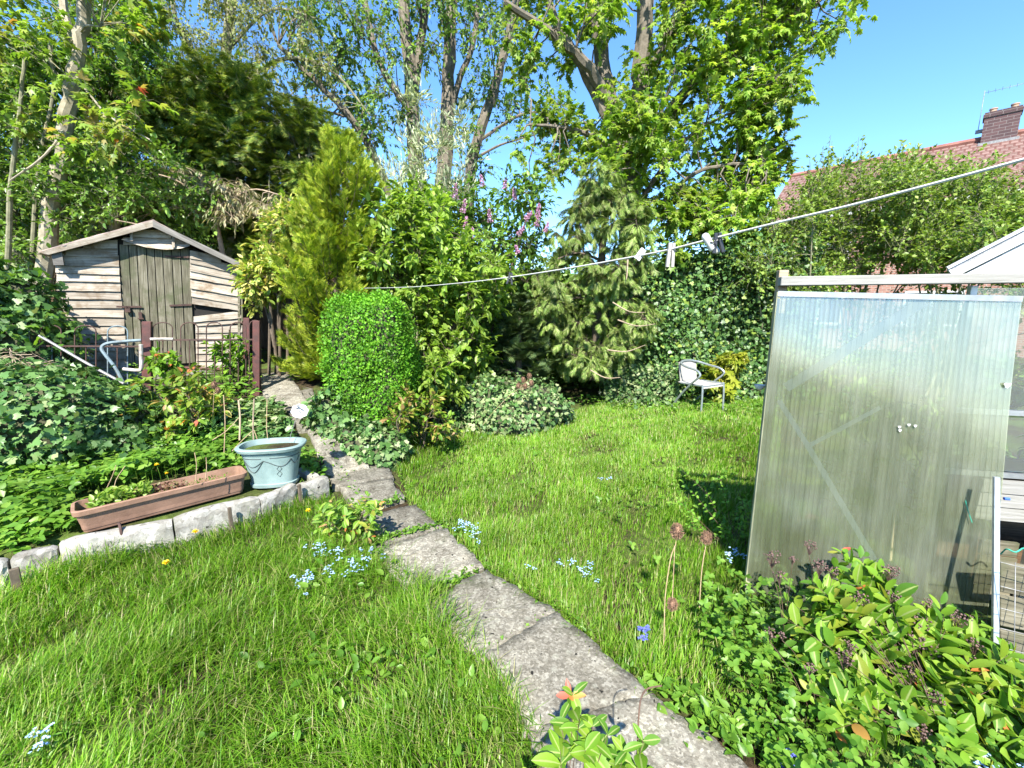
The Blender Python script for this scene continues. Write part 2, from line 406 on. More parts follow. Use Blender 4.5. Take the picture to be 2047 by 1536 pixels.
# ------------------------------------------------------------------ the materials of the place
def concrete(name, c0, c1, c2, moss=(.03, .045, .012), agg=105):
    m, N, L = newmat(name)
    g = N.new('ShaderNodeNewGeometry'); p = g.outputs['Position']; oi = N.new('ShaderNodeObjectInfo')
    vo = N.new('ShaderNodeTexVoronoi'); vo.inputs['Scale'].default_value = agg; L.new(p, vo.inputs['Vector'])
    r1 = ramp(N, [(.0, c2), (.25, c1), (.6, c0), (.9, tuple(x * .55 for x in c0))])
    n0 = noise(N, L, 9, 8, .72, p); sep = N.new('ShaderNodeSeparateColor'); L.new(vo.outputs['Color'], sep.inputs[0])
    md = N.new('ShaderNodeMath'); md.operation = 'MULTIPLY_ADD'; L.new(sep.outputs[0], md.inputs[0]); md.inputs[1].default_value = .55
    mm = N.new('ShaderNodeMath'); mm.operation = 'MULTIPLY_ADD'; L.new(n0.outputs[0], mm.inputs[0]); mm.inputs[1].default_value = 1.3; mm.inputs[2].default_value = -.62
    L.new(mm.outputs[0], md.inputs[2]); L.new(md.outputs[0], r1.inputs[0])
    n1 = noise(N, L, 3.1, 6, .7, p); rm = ramp(N, [(.56, (0, 0, 0)), (.68, (1, 1, 1))]); L.new(n1.outputs[0], rm.inputs[0])
    mf = N.new('ShaderNodeMath'); mf.operation = 'MULTIPLY'; mf.inputs[1].default_value = .45; L.new(rm.outputs[0], mf.inputs[0])
    col = mixc(N, L, mf.outputs[0], r1.outputs[0], moss)
    n4 = noise(N, L, 5.5, 7, .75, p); r4 = ramp(N, [(.30, (.55, .52, .48)), (.5, (1, 1, 1)), (.72, (1.22, 1.2, 1.12))]); L.new(n4.outputs[0], r4.inputs[0]); col = mixc(N, L, 1.0, col, r4.outputs[0], 'MULTIPLY')
    v2 = N.new('ShaderNodeTexVoronoi'); v2.inputs['Scale'].default_value = 13; L.new(p, v2.inputs['Vector']); r5 = ramp(N, [(.16, (1, 1, 1)), (.26, (0, 0, 0))]); L.new(v2.outputs[0], r5.inputs[0]); m5 = N.new('ShaderNodeMath'); m5.operation = 'MULTIPLY'; m5.inputs[1].default_value = .35; L.new(r5.outputs[0], m5.inputs[0]); col = mixc(N, L, m5.outputs[0], col, (.30, .30, .24))
    n2 = noise(N, L, 26, 3, .6, p); rd = ramp(N, [(.66, (0, 0, 0)), (.70, (1, 1, 1))]); L.new(n2.outputs[0], rd.inputs[0])
    col = mixc(N, L, rd.outputs[0], col, (.012, .011, .009))
    hv = N.new('ShaderNodeHueSaturation'); L.new(col, hv.inputs['Color'])
    mr = N.new('ShaderNodeMapRange'); mr.inputs[3].default_value = .75; mr.inputs[4].default_value = 1.2; L.new(oi.outputs['Random'], mr.inputs[0]); L.new(mr.outputs[0], hv.inputs['Value'])
    b = N.new('ShaderNodeBsdfPrincipled'); b.inputs['Roughness'].default_value = .9; b.inputs['Specular IOR Level'].default_value = .2
    L.new(hv.outputs[0], b.inputs['Base Color'])
    ad = N.new('ShaderNodeMath'); L.new(md.outputs[0], ad.inputs[0]); L.new(n0.outputs[0], ad.inputs[1])
    bump(N, L, ad.outputs[0], b, .8, .006); out(N, L, b.outputs[0]); return m
M_SLAB = concrete('slab_concrete', (.115, .105, .082), (.175, .162, .130), (.265, .25, .205))
M_STONE = concrete('edging_stone', (.19, .18, .155), (.265, .253, .226), (.35, .335, .305), moss=(.075, .07, .045), agg=26)
M_CONC = concrete('old_concrete', (.17, .155, .135), (.24, .225, .2), (.33, .31, .29), agg=60)
def soilmat():
    m, N, L = newmat('soil'); g = N.new('ShaderNodeNewGeometry'); p = g.outputs['Position']
    n = noise(N, L, 1.3, 6, .6, p); n2 = noise(N, L, 30, 6, .7, p)
    r = ramp(N, [(.3, (.016, .011, .007)), (.5, (.035, .025, .015)), (.7, (.07, .05, .03))]); L.new(n2.outputs[0], r.inputs[0])
    rg = ramp(N, [(.42, (0, 0, 0)), (.6, (1, 1, 1))]); L.new(n.outputs[0], rg.inputs[0])
    r2 = ramp(N, [(.3, (.045, .075, .014)), (.7, (.10, .145, .03))]); L.new(n2.outputs[0], r2.inputs[0])
    c = mixc(N, L, rg.outputs[0], r.outputs[0], r2.outputs[0])
    b = N.new('ShaderNodeBsdfPrincipled'); b.inputs['Roughness'].default_value = .95; b.inputs['Specular IOR Level'].default_value = .1; L.new(c, b.inputs['Base Color'])
    bump(N, L, n2.outputs[0], b, .8, .03); out(N, L, b.outputs[0]); return m
M_SOIL = soilmat()
M_GRASS = leafmat('grass_blade', [(0.075, 0.19, 0.01), (0.1, 0.235, 0.012), (0.12, 0.265, 0.014), (0.145, 0.295, 0.018), (0.17, 0.325, 0.022), (0.2, 0.355, 0.032), (0.25, 0.33, 0.06), (0.33, 0.31, 0.14)], trans=.38, rough=.4, spec=.35, patch=1.6, pv=.28)
M_SHEDW = woodmat('bleached_weatherboard', [(.06, .046, .032), (.20, .165, .125), (.34, .30, .245), (.46, .42, .36)], stretch=(.9, 60, 1), stain=(.17, .125, .08))
M_DOORW = woodmat('green_grey_door_wood', [(.03, .026, .017), (.085, .077, .05), (.14, .128, .088), (.215, .198, .15)], stain=(.085, .09, .048))
M_GREYW = woodmat('grey_wood', [(.06, .055, .05), (.15, .14, .125), (.24, .225, .205)])
M_FENCEW = woodmat('brown_fence_wood', [(.035, .022, .012), (.08, .048, .026), (.14, .085, .048)])
M_STAKEW = woodmat('pale_stake_wood', [(.18, .13, .08), (.36, .27, .18), (.5, .4, .29)])
M_WHITEW = woodmat('flaking_white_wood', [(.10, .095, .075), (.22, .215, .195), (.30, .295, .28)])
M_RUST = plain('rusty_iron', (.07, .035, .026), .8, 0., .25, 14, .4, (.035, .018, .014))
M_RUSTP = plain('red_brown_post', (.095, .028, .022), .65, 0., .2, 9, .3, (.05, .02, .016))
M_BLUEP = plain('chalky_blue_paint', (.16, .22, .245), .6, 0., .2, 12, .3, (.10, .12, .125))
M_GREYT = plain('dull_grey_tube', (.24, .24, .235), .5, .2, .2, 14, .2)
M_WHITEP = plain('white_plastic', (.52, .52, .505), .4, 0, .04, 9, .05)
M_WHITEM = plain('white_tube', (.42, .40, .37), .55, 0, .15, 14, .2, (.22, .17, .13))
M_TERRA = plain('faded_terracotta', (.26, .15, .098), .75, 0, .2, 7, .3, (.17, .095, .06))
M_TEAL = plain('duck_egg_plastic', (.205, .28, .265), .6, 0, .10, 6, .12, (.125, .185, .18))
M_TEALD = plain('dark_moulding', (.035, .05, .05), .7, 0, .1, 5, .05)  # darker teal than the pot, for its moulded lines
M_DARK = plain('dark_inside', (.012, .010, .008), .9, 0, .1, 5, .05)
M_INNER = plain('shaded_core', (.062, .066, .03), .95, 0, .25, 20, .3, (.03, .032, .015))  # dark colour standing for the shade deep inside hedges and ivy
M_ALU = plain('dull_aluminium', (.46, .47, .48), .42, .75, .12, 18, .1, (.34, .35, .36))
M_STRAW = plain('dry_straw', (.42, .31, .18), .8, 0, .2, 30, .2, (.27, .18, .10))
M_BROWNST = plain('dark_stem', (.10, .055, .035), .7, 0, .2, 30, .2)
M_SEED = plain('brown_berry', (.13, .075, .062), .6, 0, .25, 40, .3, (.055, .03, .027))
M_TEASEL = plain('teasel_brown', (.24, .14, .085), .85, 0, .25, 60, .6, (.12, .065, .04))
M_BARK = plain('grey_brown_bark', (.15, .125, .095), .9, 0, .22, 12, .9, (.075, .065, .045))
M_BARKP = plain('pale_bark', (.30, .265, .195), .85, 0, .2, 7, .7, (.15, .13, .08))
M_BARKG = plain('greenish_bark', (.20, .19, .115), .9, 0, .2, 9, .8, (.105, .105, .06))
M_TWIG = plain('twig_brown', (.10, .075, .05), .85, 0, .2, 20, .3)
M_TWIGP = plain('dry_twig', (.33, .25, .17), .85, 0, .2, 20, .3)
M_BLACK = plain('black_plastic', (.022, .024, .03), .4, 0, .1, 20, .1)
M_CORD = plain('white_cord', (.52, .51, .48), .55, 0, .05, 60, .2)
M_PEGW = plain('bleached_peg_wood', (.36, .34, .31), .75, 0, .12, 40, .3)
M_CHAIRM = plain('grey_chair_metal', (.33, .37, .38), .35, .6, .08, 20, .08)
M_GREENSTR = plain('green_string', (.02, .30, .2), .7, 0, .1, 30, .1)
M_BLUEPL = plain('blue_plastic', (.03, .10, .42), .4, 0, .05, 10, .05)
M_YELLOW = plain('dandelion_yellow', (.85, .60, .01), .6, 0, .06, 60, .2)
M_FMN = leafmat('forget_me_not_blue', [(.24, .38, .75), (.36, .52, .84), (.5, .64, .9)], .2, .6, .2)
M_BLUEB = leafmat('bluebell_blue', [(.10, .11, .52), (.16, .18, .62)], .2, .6, .2)
M_LILAC = leafmat('lilac_flower', [(.36, .15, .30), (.48, .24, .42), (.58, .36, .54)], .25, .6, .2)
def strands(name, c1, c2, sc, rough=.55):
    m, N, L = newmat(name); uv = N.new('ShaderNodeUVMap')
    wv = N.new('ShaderNodeTexWave'); wv.inputs['Scale'].default_value = sc; wv.inputs['Distortion'].default_value = .4; L.new(uv.outputs[0], wv.inputs[0])
    r = ramp(N, [(.2, c1), (.8, c2)]); L.new(wv.outputs[1], r.inputs[0]); b = N.new('ShaderNodeBsdfPrincipled'); L.new(r.outputs[0], b.inputs[0]); b.inputs['Roughness'].default_value = rough
    bump(N, L, wv.outputs[1], b, .5, .003); out(N, L, b.outputs[0]); return m
def tilemat():
    m, N, L = newmat('red_roof_tile'); uv = N.new('ShaderNodeUVMap'); br = N.new('ShaderNodeTexBrick')
    br.inputs['Color1'].default_value = (.135, .085, .07, 1); br.inputs['Color2'].default_value = (.185, .115, .097, 1); br.inputs['Mortar'].default_value = (.10, .04, .03, 1)
    br.inputs['Scale'].default_value = 1; br.inputs['Brick Width'].default_value = .23; br.inputs['Row Height'].default_value = .27; br.inputs['Mortar Size'].default_value = .03
    L.new(uv.outputs[0], br.inputs[0]); b = N.new('ShaderNodeBsdfPrincipled'); L.new(br.outputs[0], b.inputs[0]); b.inputs['Roughness'].default_value = .85
    bump(N, L, br.outputs[1], b, .5, -.03); out(N, L, b.outputs[0]); return m
M_TILE = tilemat()
def brickmat(name, a, b_, mo, w_=.225, h_=.075):
    m, N, L = newmat(name); uv = N.new('ShaderNodeUVMap'); br = N.new('ShaderNodeTexBrick')
    br.inputs['Color1'].default_value = (*a, 1); br.inputs['Color2'].default_value = (*b_, 1); br.inputs['Mortar'].default_value = (*mo, 1)
    br.inputs['Scale'].default_value = 1; br.inputs['Brick Width'].default_value = w_; br.inputs['Row Height'].default_value = h_; br.inputs['Mortar Size'].default_value = .009
    L.new(uv.outputs[0], br.inputs[0]); b = N.new('ShaderNodeBsdfPrincipled'); L.new(br.outputs[0], b.inputs[0]); b.inputs['Roughness'].default_value = .9
    bump(N, L, br.outputs[1], b, .4, -.01); out(N, L, b.outputs[0]); return m
M_CHIMB = brickmat('dark_chimney_brick', (.05, .028, .03), (.085, .045, .045), (.14, .12, .115), .33, .11)
M_HOUSEB = brickmat('red_house_brick', (.23, .105, .078), (.29, .145, .105), (.3, .26, .22))
def sheetmat():
    """twin-wall polycarbonate: half clear, half milky, with algae towards nothing in particular, and a gloss"""
    m, N, L = newmat('old_polycarbonate'); g = N.new('ShaderNodeNewGeometry')
    n = noise(N, L, 3.2, 6, .65, g.outputs['Position']); 
    st = noise(N, L, 1.0, 4, .6, g.outputs['Position'], (30, 30, .8))
    r = ramp(N, [(.35, (.42, .47, .27)), (.65, (.62, .66, .52))]); L.new(n.outputs[0], r.inputs[0])
    tr = N.new('ShaderNodeBsdfTransparent'); tr.inputs[0].default_value = (.90, .93, .84, 1)
    tl = N.new('ShaderNodeBsdfTranslucent'); L.new(r.outputs[0], tl.inputs[0]); df = N.new('ShaderNodeBsdfDiffuse'); L.new(r.outputs[0], df.inputs[0])
    a = N.new('ShaderNodeMixShader'); a.inputs[0].default_value = .6; L.new(df.outputs[0], a.inputs[1]); L.new(tl.outputs[0], a.inputs[2])
    mr = N.new('ShaderNodeMapRange'); mr.inputs[1].default_value = .3; mr.inputs[2].default_value = .7; mr.inputs[3].default_value = .22; mr.inputs[4].default_value = .42; L.new(st.outputs[0], mr.inputs[0])
    c = N.new('ShaderNodeMixShader'); L.new(mr.outputs[0], c.inputs[0]); L.new(tr.outputs[0], c.inputs[1]); L.new(a.outputs[0], c.inputs[2])
    gl = N.new('ShaderNodeBsdfGlossy'); gl.inputs['Roughness'].default_value = .16
    fr = N.new('ShaderNodeFresnel'); fr.inputs[0].default_value = 1.58
    ml = N.new('ShaderNodeMath'); ml.operation = 'MULTIPLY'; ml.inputs[1].default_value = 3.4; L.new(fr.outputs[0], ml.inputs[0])
    e = N.new('ShaderNodeMixShader'); L.new(ml.outputs[0], e.inputs[0]); L.new(c.outputs[0], e.inputs[1]); L.new(gl.outputs[0], e.inputs[2]); out(N, L, e.outputs[0]); return m
M_SHEET = sheetmat()
def glassmat():
    m, N, L = newmat('dusty_glass'); tr = N.new('ShaderNodeBsdfTransparent'); tr.inputs[0].default_value = (.86, .9, .88, 1)
    df = N.new('ShaderNodeBsdfDiffuse'); df.inputs[0].default_value = (.55, .58, .56, 1); a = N.new('ShaderNodeMixShader'); a.inputs[0].default_value = .12
    L.new(tr.outputs[0], a.inputs[1]); L.new(df.outputs[0], a.inputs[2]); gl = N.new('ShaderNodeBsdfGlossy'); gl.inputs['Roughness'].default_value = .03
    fr = N.new('ShaderNodeFresnel'); fr.inputs[0].default_value = 1.5; e = N.new('ShaderNodeMixShader'); L.new(fr.outputs[0], e.inputs[0]); L.new(a.outputs[0], e.inputs[1]); L.new(gl.outputs[0], e.inputs[2]); out(N, L, e.outputs[0]); return m
M_GLASS = glassmat()
M_WICKER = strands('white_woven_plastic', (.25, .24, .22), (.46, .445, .42), 28)
# leaves
L_SYC = leafmat('sycamore_leaf', [(0.126, 0.237, 0.027), (0.182, 0.301, 0.036), (0.245, 0.364, 0.05), (0.307, 0.385, 0.077)], .42, .45)
L_SYCY = leafmat('young_maple_leaf', [(0.144, 0.245, 0.036), (0.216, 0.287, 0.051), (0.273, 0.302, 0.071), (0.316, 0.245, 0.071)], .42, .5)
L_TREE = leafmat('spring_tree_leaf', [(0.086, 0.174, 0.035), (0.139, 0.244, 0.052), (0.209, 0.313, 0.070)], .35, .45)
L_BIRCH = leafmat('fine_twig_leaf', [(0.155, 0.202, 0.047), (0.217, 0.256, 0.070), (0.265, 0.265, 0.093)], .35, .5)
L_YEW = leafmat('yew_needle', [(0.056, 0.122, 0.019), (0.104, 0.188, 0.026), (0.188, 0.263, 0.037), (0.300, 0.338, 0.056)], .15, .5, .35, .55, .5)
L_LAUREL = leafmat('glossy_evergreen_leaf', [(0.070, 0.149, 0.020), (0.117, 0.219, 0.031), (0.180, 0.289, 0.046)], .3, .36, .45)
L_GOLD = leafmat('golden_conifer_spray', [(.15, .235, .016), (.235, .31, .022), (.33, .37, .036)], .25, .55, .3, 2.2, .35)
L_THUJA = leafmat('thuja_spray', [(0.105, 0.182, 0.031), (0.154, 0.245, 0.042), (0.210, 0.294, 0.063), (0.280, 0.315, 0.119)], .22, .55, .3, 1.5, .35)
L_FIR = leafmat('dark_fir_spray', [(0.046, 0.093, 0.029), (0.074, 0.125, 0.042), (0.125, 0.178, 0.058)], .12, .55)
L_VARI = leafmat('cream_variegated_leaf', [(0.151, 0.220, 0.035), (0.347, 0.359, 0.069), (0.531, 0.497, 0.162), (0.462, 0.393, 0.116)], .25, .5)
L_SHRUB = leafmat('bright_shrub_leaf', [(0.132, 0.238, 0.026), (0.198, 0.310, 0.039), (0.265, 0.370, 0.066)], .38, .4)
L_LILACL = leafmat('lilac_leaf', [(0.082, 0.170, 0.024), (0.130, 0.244, 0.041), (0.179, 0.292, 0.056)], .3, .4)
L_BOX = leafmat('box_leaf', [(0.063, 0.190, 0.010), (0.101, 0.260, 0.015), (0.152, 0.329, 0.023)], .3, .5, .25, 3.2, .5)
L_IVY = leafmat('ivy_leaf', [(0.036, 0.089, 0.019), (0.065, 0.145, 0.032), (0.106, 0.194, 0.056)], .14, .42, .35)
L_IVYP = leafmat('pale_ivy_leaf', [(0.071, 0.144, 0.043), (0.122, 0.194, 0.064), (0.187, 0.245, 0.101), (0.245, 0.287, 0.137)], .2, .5, .3)
L_HEDGE = leafmat('hawthorn_leaf', [(0.120, 0.210, 0.030), (0.173, 0.263, 0.040), (0.226, 0.300, 0.053)], .3, .45)
L_SILVER = leafmat('silver_leaf', [(0.194, 0.242, 0.133), (0.315, 0.363, 0.218), (0.436, 0.472, 0.315)], .25, .5)
L_PALE = leafmat('faded_drooping_leaf', [(0.144, 0.168, 0.072), (0.264, 0.240, 0.132), (0.360, 0.300, 0.180)], .2, .55)
L_MAPLE = leafmat('lime_maple_leaf', [(.19, .25, .02), (.27, .31, .03), (.34, .33, .05)], .4, .45)
L_HYP = leafmat('hypericum_leaf', [(0.069, 0.167, 0.016), (0.109, 0.230, 0.018), (0.155, 0.287, 0.023), (0.207, 0.328, 0.034)], .34, .5, .3, 4., .2, rib=True)
L_HYP2 = leafmat('yellowish_hypericum_leaf', [(.17, .26, .02), (.24, .30, .03), (.29, .31, .05)], .34, .5, .3, rib=True)
L_HYPY = leafmat('yellow_shrub_leaf', [(.12, .19, .02), (.21, .26, .03), (.30, .27, .06), (.36, .22, .1)], .34, .42)
L_AUT = leafmat('orange_leaf', [(.48, .17, .05), (.55, .30, .08), (.45, .09, .06)], .3, .5)
L_COVER = leafmat('bed_cover_leaf', [(0.074, 0.172, 0.017), (0.111, 0.234, 0.025), (0.167, 0.290, 0.037)], .34, .42)
L_CLOVER = leafmat('clover_leaf', [(0.074, 0.188, 0.016), (0.121, 0.255, 0.025), (0.161, 0.296, 0.035)], .34, .45)
L_RED = leafmat('reddish_seedling_leaf', [(.10, .04, .03), (.16, .07, .04), (.14, .13, .04)], .25, .5)
# ------------------------------------------------------------------ ground
def axis(a, b, st, far):
    fine = np.arange(a, b + 1e-6, st); k = [st * 1.35 ** i for i in range(1, 40)]
    hi = b + np.cumsum(k); lo = a - np.cumsum(k)
    return np.concatenate([lo[lo > -far][::-1], fine, hi[hi < far]])
gx, gy = axis(-6, 4.5, .08, 160), axis(.2, 9.2, .08, 160)
XX, YY = np.meshgrid(gx, gy); rg = np.random.default_rng(3)
ZZ = gz(XX, YY) + np.where((abs(XX) < 7) & (YY < 10) & (YY > 0), rg.normal(size=XX.shape) * .006, 0) - .012
V = np.stack([XX.ravel(), YY.ravel(), ZZ.ravel()], 1); nx = len(gx)
ii = (np.arange(len(gy) - 1)[:, None] * nx + np.arange(nx - 1)[None]).ravel()
F = np.concatenate([np.stack([ii, ii + 1, ii + nx + 1], 1), np.stack([ii, ii + nx + 1, ii + nx], 1)])
tri_obj('ground', V, F, M_SOIL, smooth=True, kind='structure')

# ------------------------------------------------------------------ path of slabs
path = bpy.data.objects.new('garden_path', None); COL.objects.link(path); path['kind'] = 'structure'
SL = [([(1057, 1462), (1296, 1386), (1520, 1545), (1175, 1690)], .030),
      ([(978, 1304), (1112, 1222), (1293, 1380), (1056, 1456)], .036),
      ([(847, 1206), (969, 1140), (1109, 1219), (960, 1318)], .028),
      ([(745, 1100), (888, 1057), (966, 1131), (822, 1178)], .038),
      ([(727, 1032), (829, 1009), (882, 1052), (742, 1096)], .03),
      ([(676, 972), (779, 957), (807, 994), (722, 1016)], .035),
      ([(652, 938), (760, 921), (786, 951), (668, 972)], .10),
      ([(640, 897), (708, 888), (735, 915), (650, 932)], .16),
      ([(606, 842), (684, 853), (708, 884), (636, 893)], .22),
      ([(548, 797), (622, 790), (664, 836), (598, 838)], .36),
      ([(515, 758), (570, 750), (612, 786), (540, 794)], .47)]
rs = np.random.default_rng(11)
def slab(q, z):
    mx, my = np.mean(q, 0)
    if z > .05:
        for _ in range(15): g_ = PZ(mx, my, z); z = .5 * z + .5 * (float(gz(g_[0], g_[1])) + .035)
    c = np.array([PZ(a, b, z)[:2] for a, b in q]); n = 14
    ring = []
    for k in range(4):
        a, b = c[k], c[(k + 1) % 4]; e = unit(b - a); nn = np.array([e[1], -e[0]])
        for t in np.arange(n) / n:
            w_ = 0
            ring.append(a + (b - a) * t - nn * (rs.normal() * .0055 + .006 * math.sin(t * 9 + a[0] * 50) + (.008 if t else .022)))
    ring = np.array(ring); cen = ring.mean(0); m = len(ring)
    Vt, Ft = [], []
    for s_, zz in ((1.0, z - .05 - .04), (1.0, z - .012), (.985, z), (.75, z + rs.normal() * .002), (.45, z + rs.normal() * .002)):
        for p in ring:
            r_ = cen + (p - cen) * s_; tilt = .75 * float(gz(r_[0], r_[1]) - gz(cen[0], cen[1])) if z > .05 else 0.; Vt.append((r_[0], r_[1], zz + tilt + (rs.normal() * .0016 if s_ < 1 else 0)))
    for k in range(4):
        for j in range(m):
            a, b = k * m + j, k * m + (j + 1) % m; Ft += [(a, b, b + m), (a, b + m, a + m)]
    Vt.append((cen[0], cen[1], z)); t0 = len(Vt) - 1
    for j in range(m): Ft.append((4 * m + j, 4 * m + (j + 1) % m, t0))
    o = tri_obj('paving_slab', Vt, Ft, M_SLAB, path, smooth=False)
    return c
SLABS = [slab(q, z) for q, z in SL]

# ------------------------------------------------------------------ grass
def wave(x, y, seed, sc):
    r = np.random.default_rng(seed); o = 0
    for k in range(6):
        a, ph, f = r.uniform(0, 6.28), r.uniform(0, 6.28), sc * r.uniform(.6, 1.9); o = o + np.sin((x * math.cos(a) + y * math.sin(a)) * f + ph)
    return o / 3.2
def blades(xy, L, wid, seed, lean=.55):
    r = np.random.default_rng(seed); n = len(xy); x, y = xy[:, 0], xy[:, 1]
    az = wave(x, y, seed + 1, 1.6) * 2.2 + r.normal(size=n) * 1.3; L = L * r.uniform(.55, 1.3, n)
    ln = lean * r.uniform(.15, 1.5, n); dx, dy = np.cos(az), np.sin(az); sx, sy = -dy, dx
    root = np.stack([x, y, gz(x, y) - .015], 1); V = []
    ts = (0, .4, .75, 1.0)
    for t in ts:
        h = L * (t - .32 * np.minimum(ln, 1.2) * t * t); g = L * ln * t * t * .8
        c = root + np.stack([dx * g, dy * g, h], 1)
        if t == 1: V.append(c)
        else:
            ww = wid * (1, .85, .55)[ts.index(t)] * .5 * r.uniform(.7, 1.3, n)
            V += [c - np.stack([sx * ww, sy * ww, 0 * x], 1), c + np.stack([sx * ww, sy * ww, 0 * x], 1)]
    V = np.stack(V, 1).reshape(-1, 3)
    f0 = np.array([(0, 1, 3), (0, 3, 2), (2, 3, 5), (2, 5, 4), (4, 5, 6)])
    return V, (f0[None] + (np.arange(n) * 7)[:, None, None]).reshape(-1, 3)
def px2w(poly): return [tuple(PZ(a, b, 0)[:2]) for a, b in poly]
LEFT = px2w([(-420, 1330), (0, 1188), (130, 1135), (345, 1085), (535, 1022), (650, 985), (690, 1010), (735, 1095), (815, 1180), (845, 1205), (925, 1316), (975, 1306), (1050, 1456), (1120, 1560), (1130, 1760), (600, 1900), (-300, 1900), (-900, 1640)])
RIGHT = px2w([(775, 912), (870, 880), (960, 852), (1120, 832), (1230, 798), (1360, 806), (1530, 800), (1560, 850), (1560, 1100), (1570, 1250), (1480, 1330), (1420, 1450), (1310, 1378), (1118, 1222), (972, 1137), (892, 1055), (835, 1010), (790, 945)])
LOWR = px2w([(1310, 1380), (1440, 1300), (1600, 1230), (2000, 1290), (2200, 1800), (1700, 1800), (1560, 1590), (1460, 1490)])
rgr = np.random.default_rng(21); parts = []
for poly, dens, L0, lean, wd in ((LEFT, 12500, .115, .85, .0042), (RIGHT, 10500, .075, .6, .0042), (LOWR, 3000, .07, .6, .0036)):
    q = lattice(rgr, poly, 1 / math.sqrt(dens)); d = np.hypot(q[:, 0], q[:, 1])
    k = rgr.random(len(q)) < np.clip(2.7 / d, .34, 1); q, d = q[k], d[k]
    tu = wave(q[:, 0], q[:, 1], 5, 9.0); L = L0 * (1 + .42 * tu + .18 * wave(q[:, 0], q[:, 1], 6, 2.5))
    k = rgr.random(len(q)) < .78 + .3 * tu; q, d, L = q[k], d[k], np.maximum(L[k], .03)
    parts.append(blades(q, L, wd * np.maximum(1, d / 3.0), 31 + int(L0 * 1000), lean))
# long tufts that hang over the slabs and stand against the edging stones
def edge_tufts(line, n, spread, L, seed, wd=.0042):
    r = np.random.default_rng(seed); p = np.array(px2w(line)); t = r.uniform(0, len(p) - 1, n); i = t.astype(int)
    q = p[i] + (p[np.minimum(i + 1, len(p) - 1)] - p[i]) * (t - i)[:, None] + r.normal(size=(n, 2)) * spread
    k = r.random(n) < .55 + .5 * wave(q[:, 0], q[:, 1], seed, 7.); q = q[k]
    return blades(q, L * r.uniform(.6, 1.25, len(q)), wd, seed, .9)
parts += [edge_tufts([(0, 1186), (130, 1140), (345, 1092), (535, 1030), (640, 992)], 1500, .022, .13, 41),
          edge_tufts([(735, 1095), (815, 1180), (850, 1210), (915, 1310)], 1900, .055, .16, 42),
          edge_tufts([(930, 1322), (1000, 1370), (1050, 1460), (1110, 1540)], 900, .03, .11, 43),
          edge_tufts([(790, 940), (835, 1008), (895, 1056), (975, 1137), (1120, 1224), (1300, 1384)], 3000, .028, .085, 44),
          edge_tufts([(828, 1180), (900, 1165), (968, 1136)], 160, .018, .06, 45),
          edge_tufts([(742, 1098), (800, 1080), (885, 1054)], 110, .02, .05, 46)]
V, F = cat_tri(parts)
tri_obj('grass', V, F, M_GRASS, kind='stuff')
# moss cushions and small weeds between the slabs and at their edges
rw = np.random.default_rng(51)
def weeds(name, line, n, spread, size, t, mat, seed, up=.05, **k):
    r = np.random.default_rng(seed); p = np.array(px2w(line)); tt = r.uniform(0, len(p) - 1, n); i = tt.astype(int)
    q = p[i] + (p[np.minimum(i + 1, len(p) - 1)] - p[i]) * (tt - i)[:, None] + r.normal(size=(n, 2)) * spread
    pos = np.column_stack([q, gz(q[:, 0], q[:, 1]) + r.uniform(.01, up, n)])
    d = unit(r.normal(size=(n, 3)) * (1, 1, .3) + (0, 0, .35)); nr = unit(r.normal(size=(n, 3)) * .4 + (0, 0, 1))
    return scatter(t, pos, d, nr, size * r.uniform(.6, 1.3, n))
W_ = [weeds('w', [(745, 1092), (800, 1078), (885, 1056)], 330, .022, .03, 'oval', None, 1),
      weeds('w', [(690, 960), (730, 1020), (800, 1000)], 110, .025, .03, 'oval', None, 2),
      weeds('w', [(826, 1182), (900, 1168), (965, 1138)], 240, .020, .035, 'oval', None, 3, .03),
      weeds('w', [(1320, 1390), (1420, 1440), (1500, 1500)], 260, .05, .045, 'oval', None, 4),
      weeds('w', [(640, 900), (660, 935), (690, 958)], 120, .04, .04, 'oval', None, 5),
      weeds('w', [(600, 842), (560, 800)], 60, .05, .05, 'oval', None, 6),
      weeds('w', [(740, 1020), (800, 1004)], 150, .018, .028, 'oval', None, 7), weeds('w', [(965, 1312), (1030, 1275), (1110, 1222)], 70, .008, .018, 'small', None, 8, .03), weeds('w', [(1060, 1460), (1180, 1425), (1290, 1384)], 80, .009, .018, 'small', None, 9, .03), weeds('w', [(790, 945), (835, 1010), (895, 1058), (975, 1138), (1120, 1226), (1300, 1386)], 260, .02, .026, 'oval', None, 10, .04)]
V, F = cat_tri(W_); tri_obj('path_weeds', V, F, L_COVER, kind='stuff')
def lawn_weeds(poly, n, seed, t, size, up):
    r = np.random.default_rng(seed); q = lattice(r, px2w(poly), .02); q = q[r.permutation(len(q))[:n]]
    q = q[r.random(len(q)) < .5 + .6 * wave(q[:, 0], q[:, 1], seed, 3.)]; m = len(q)
    pos = np.column_stack([q, gz(q[:, 0], q[:, 1]) + r.uniform(.02, up, m)])
    d = unit(r.normal(size=(m, 3)) * (1, 1, .25) + (0, 0, .3)); nr = unit(r.normal(size=(m, 3)) * .35 + (0, 0, 1))
    return scatter(t, pos, d, nr, size * r.uniform(.55, 1.35, m))
V, F = cat_tri([lawn_weeds([(560, 1100), (700, 1000), (820, 1180), (760, 1260), (500, 1180)], 420, 61, 'oval', .05, .09),
                lawn_weeds([(300, 1500), (500, 1180), (900, 1330), (1050, 1480), (800, 1650)], 300, 62, 'oval', .045, .08),
                lawn_weeds([(1180, 1000), (1500, 880), (1500, 1180), (1300, 1240)], 300, 63, 'trefoil', .05, .09),
                lawn_weeds([(860, 900), (1230, 815), (1480, 830), (1300, 1000), (900, 1000)], 420, 64, 'trefoil', .05, .08)])
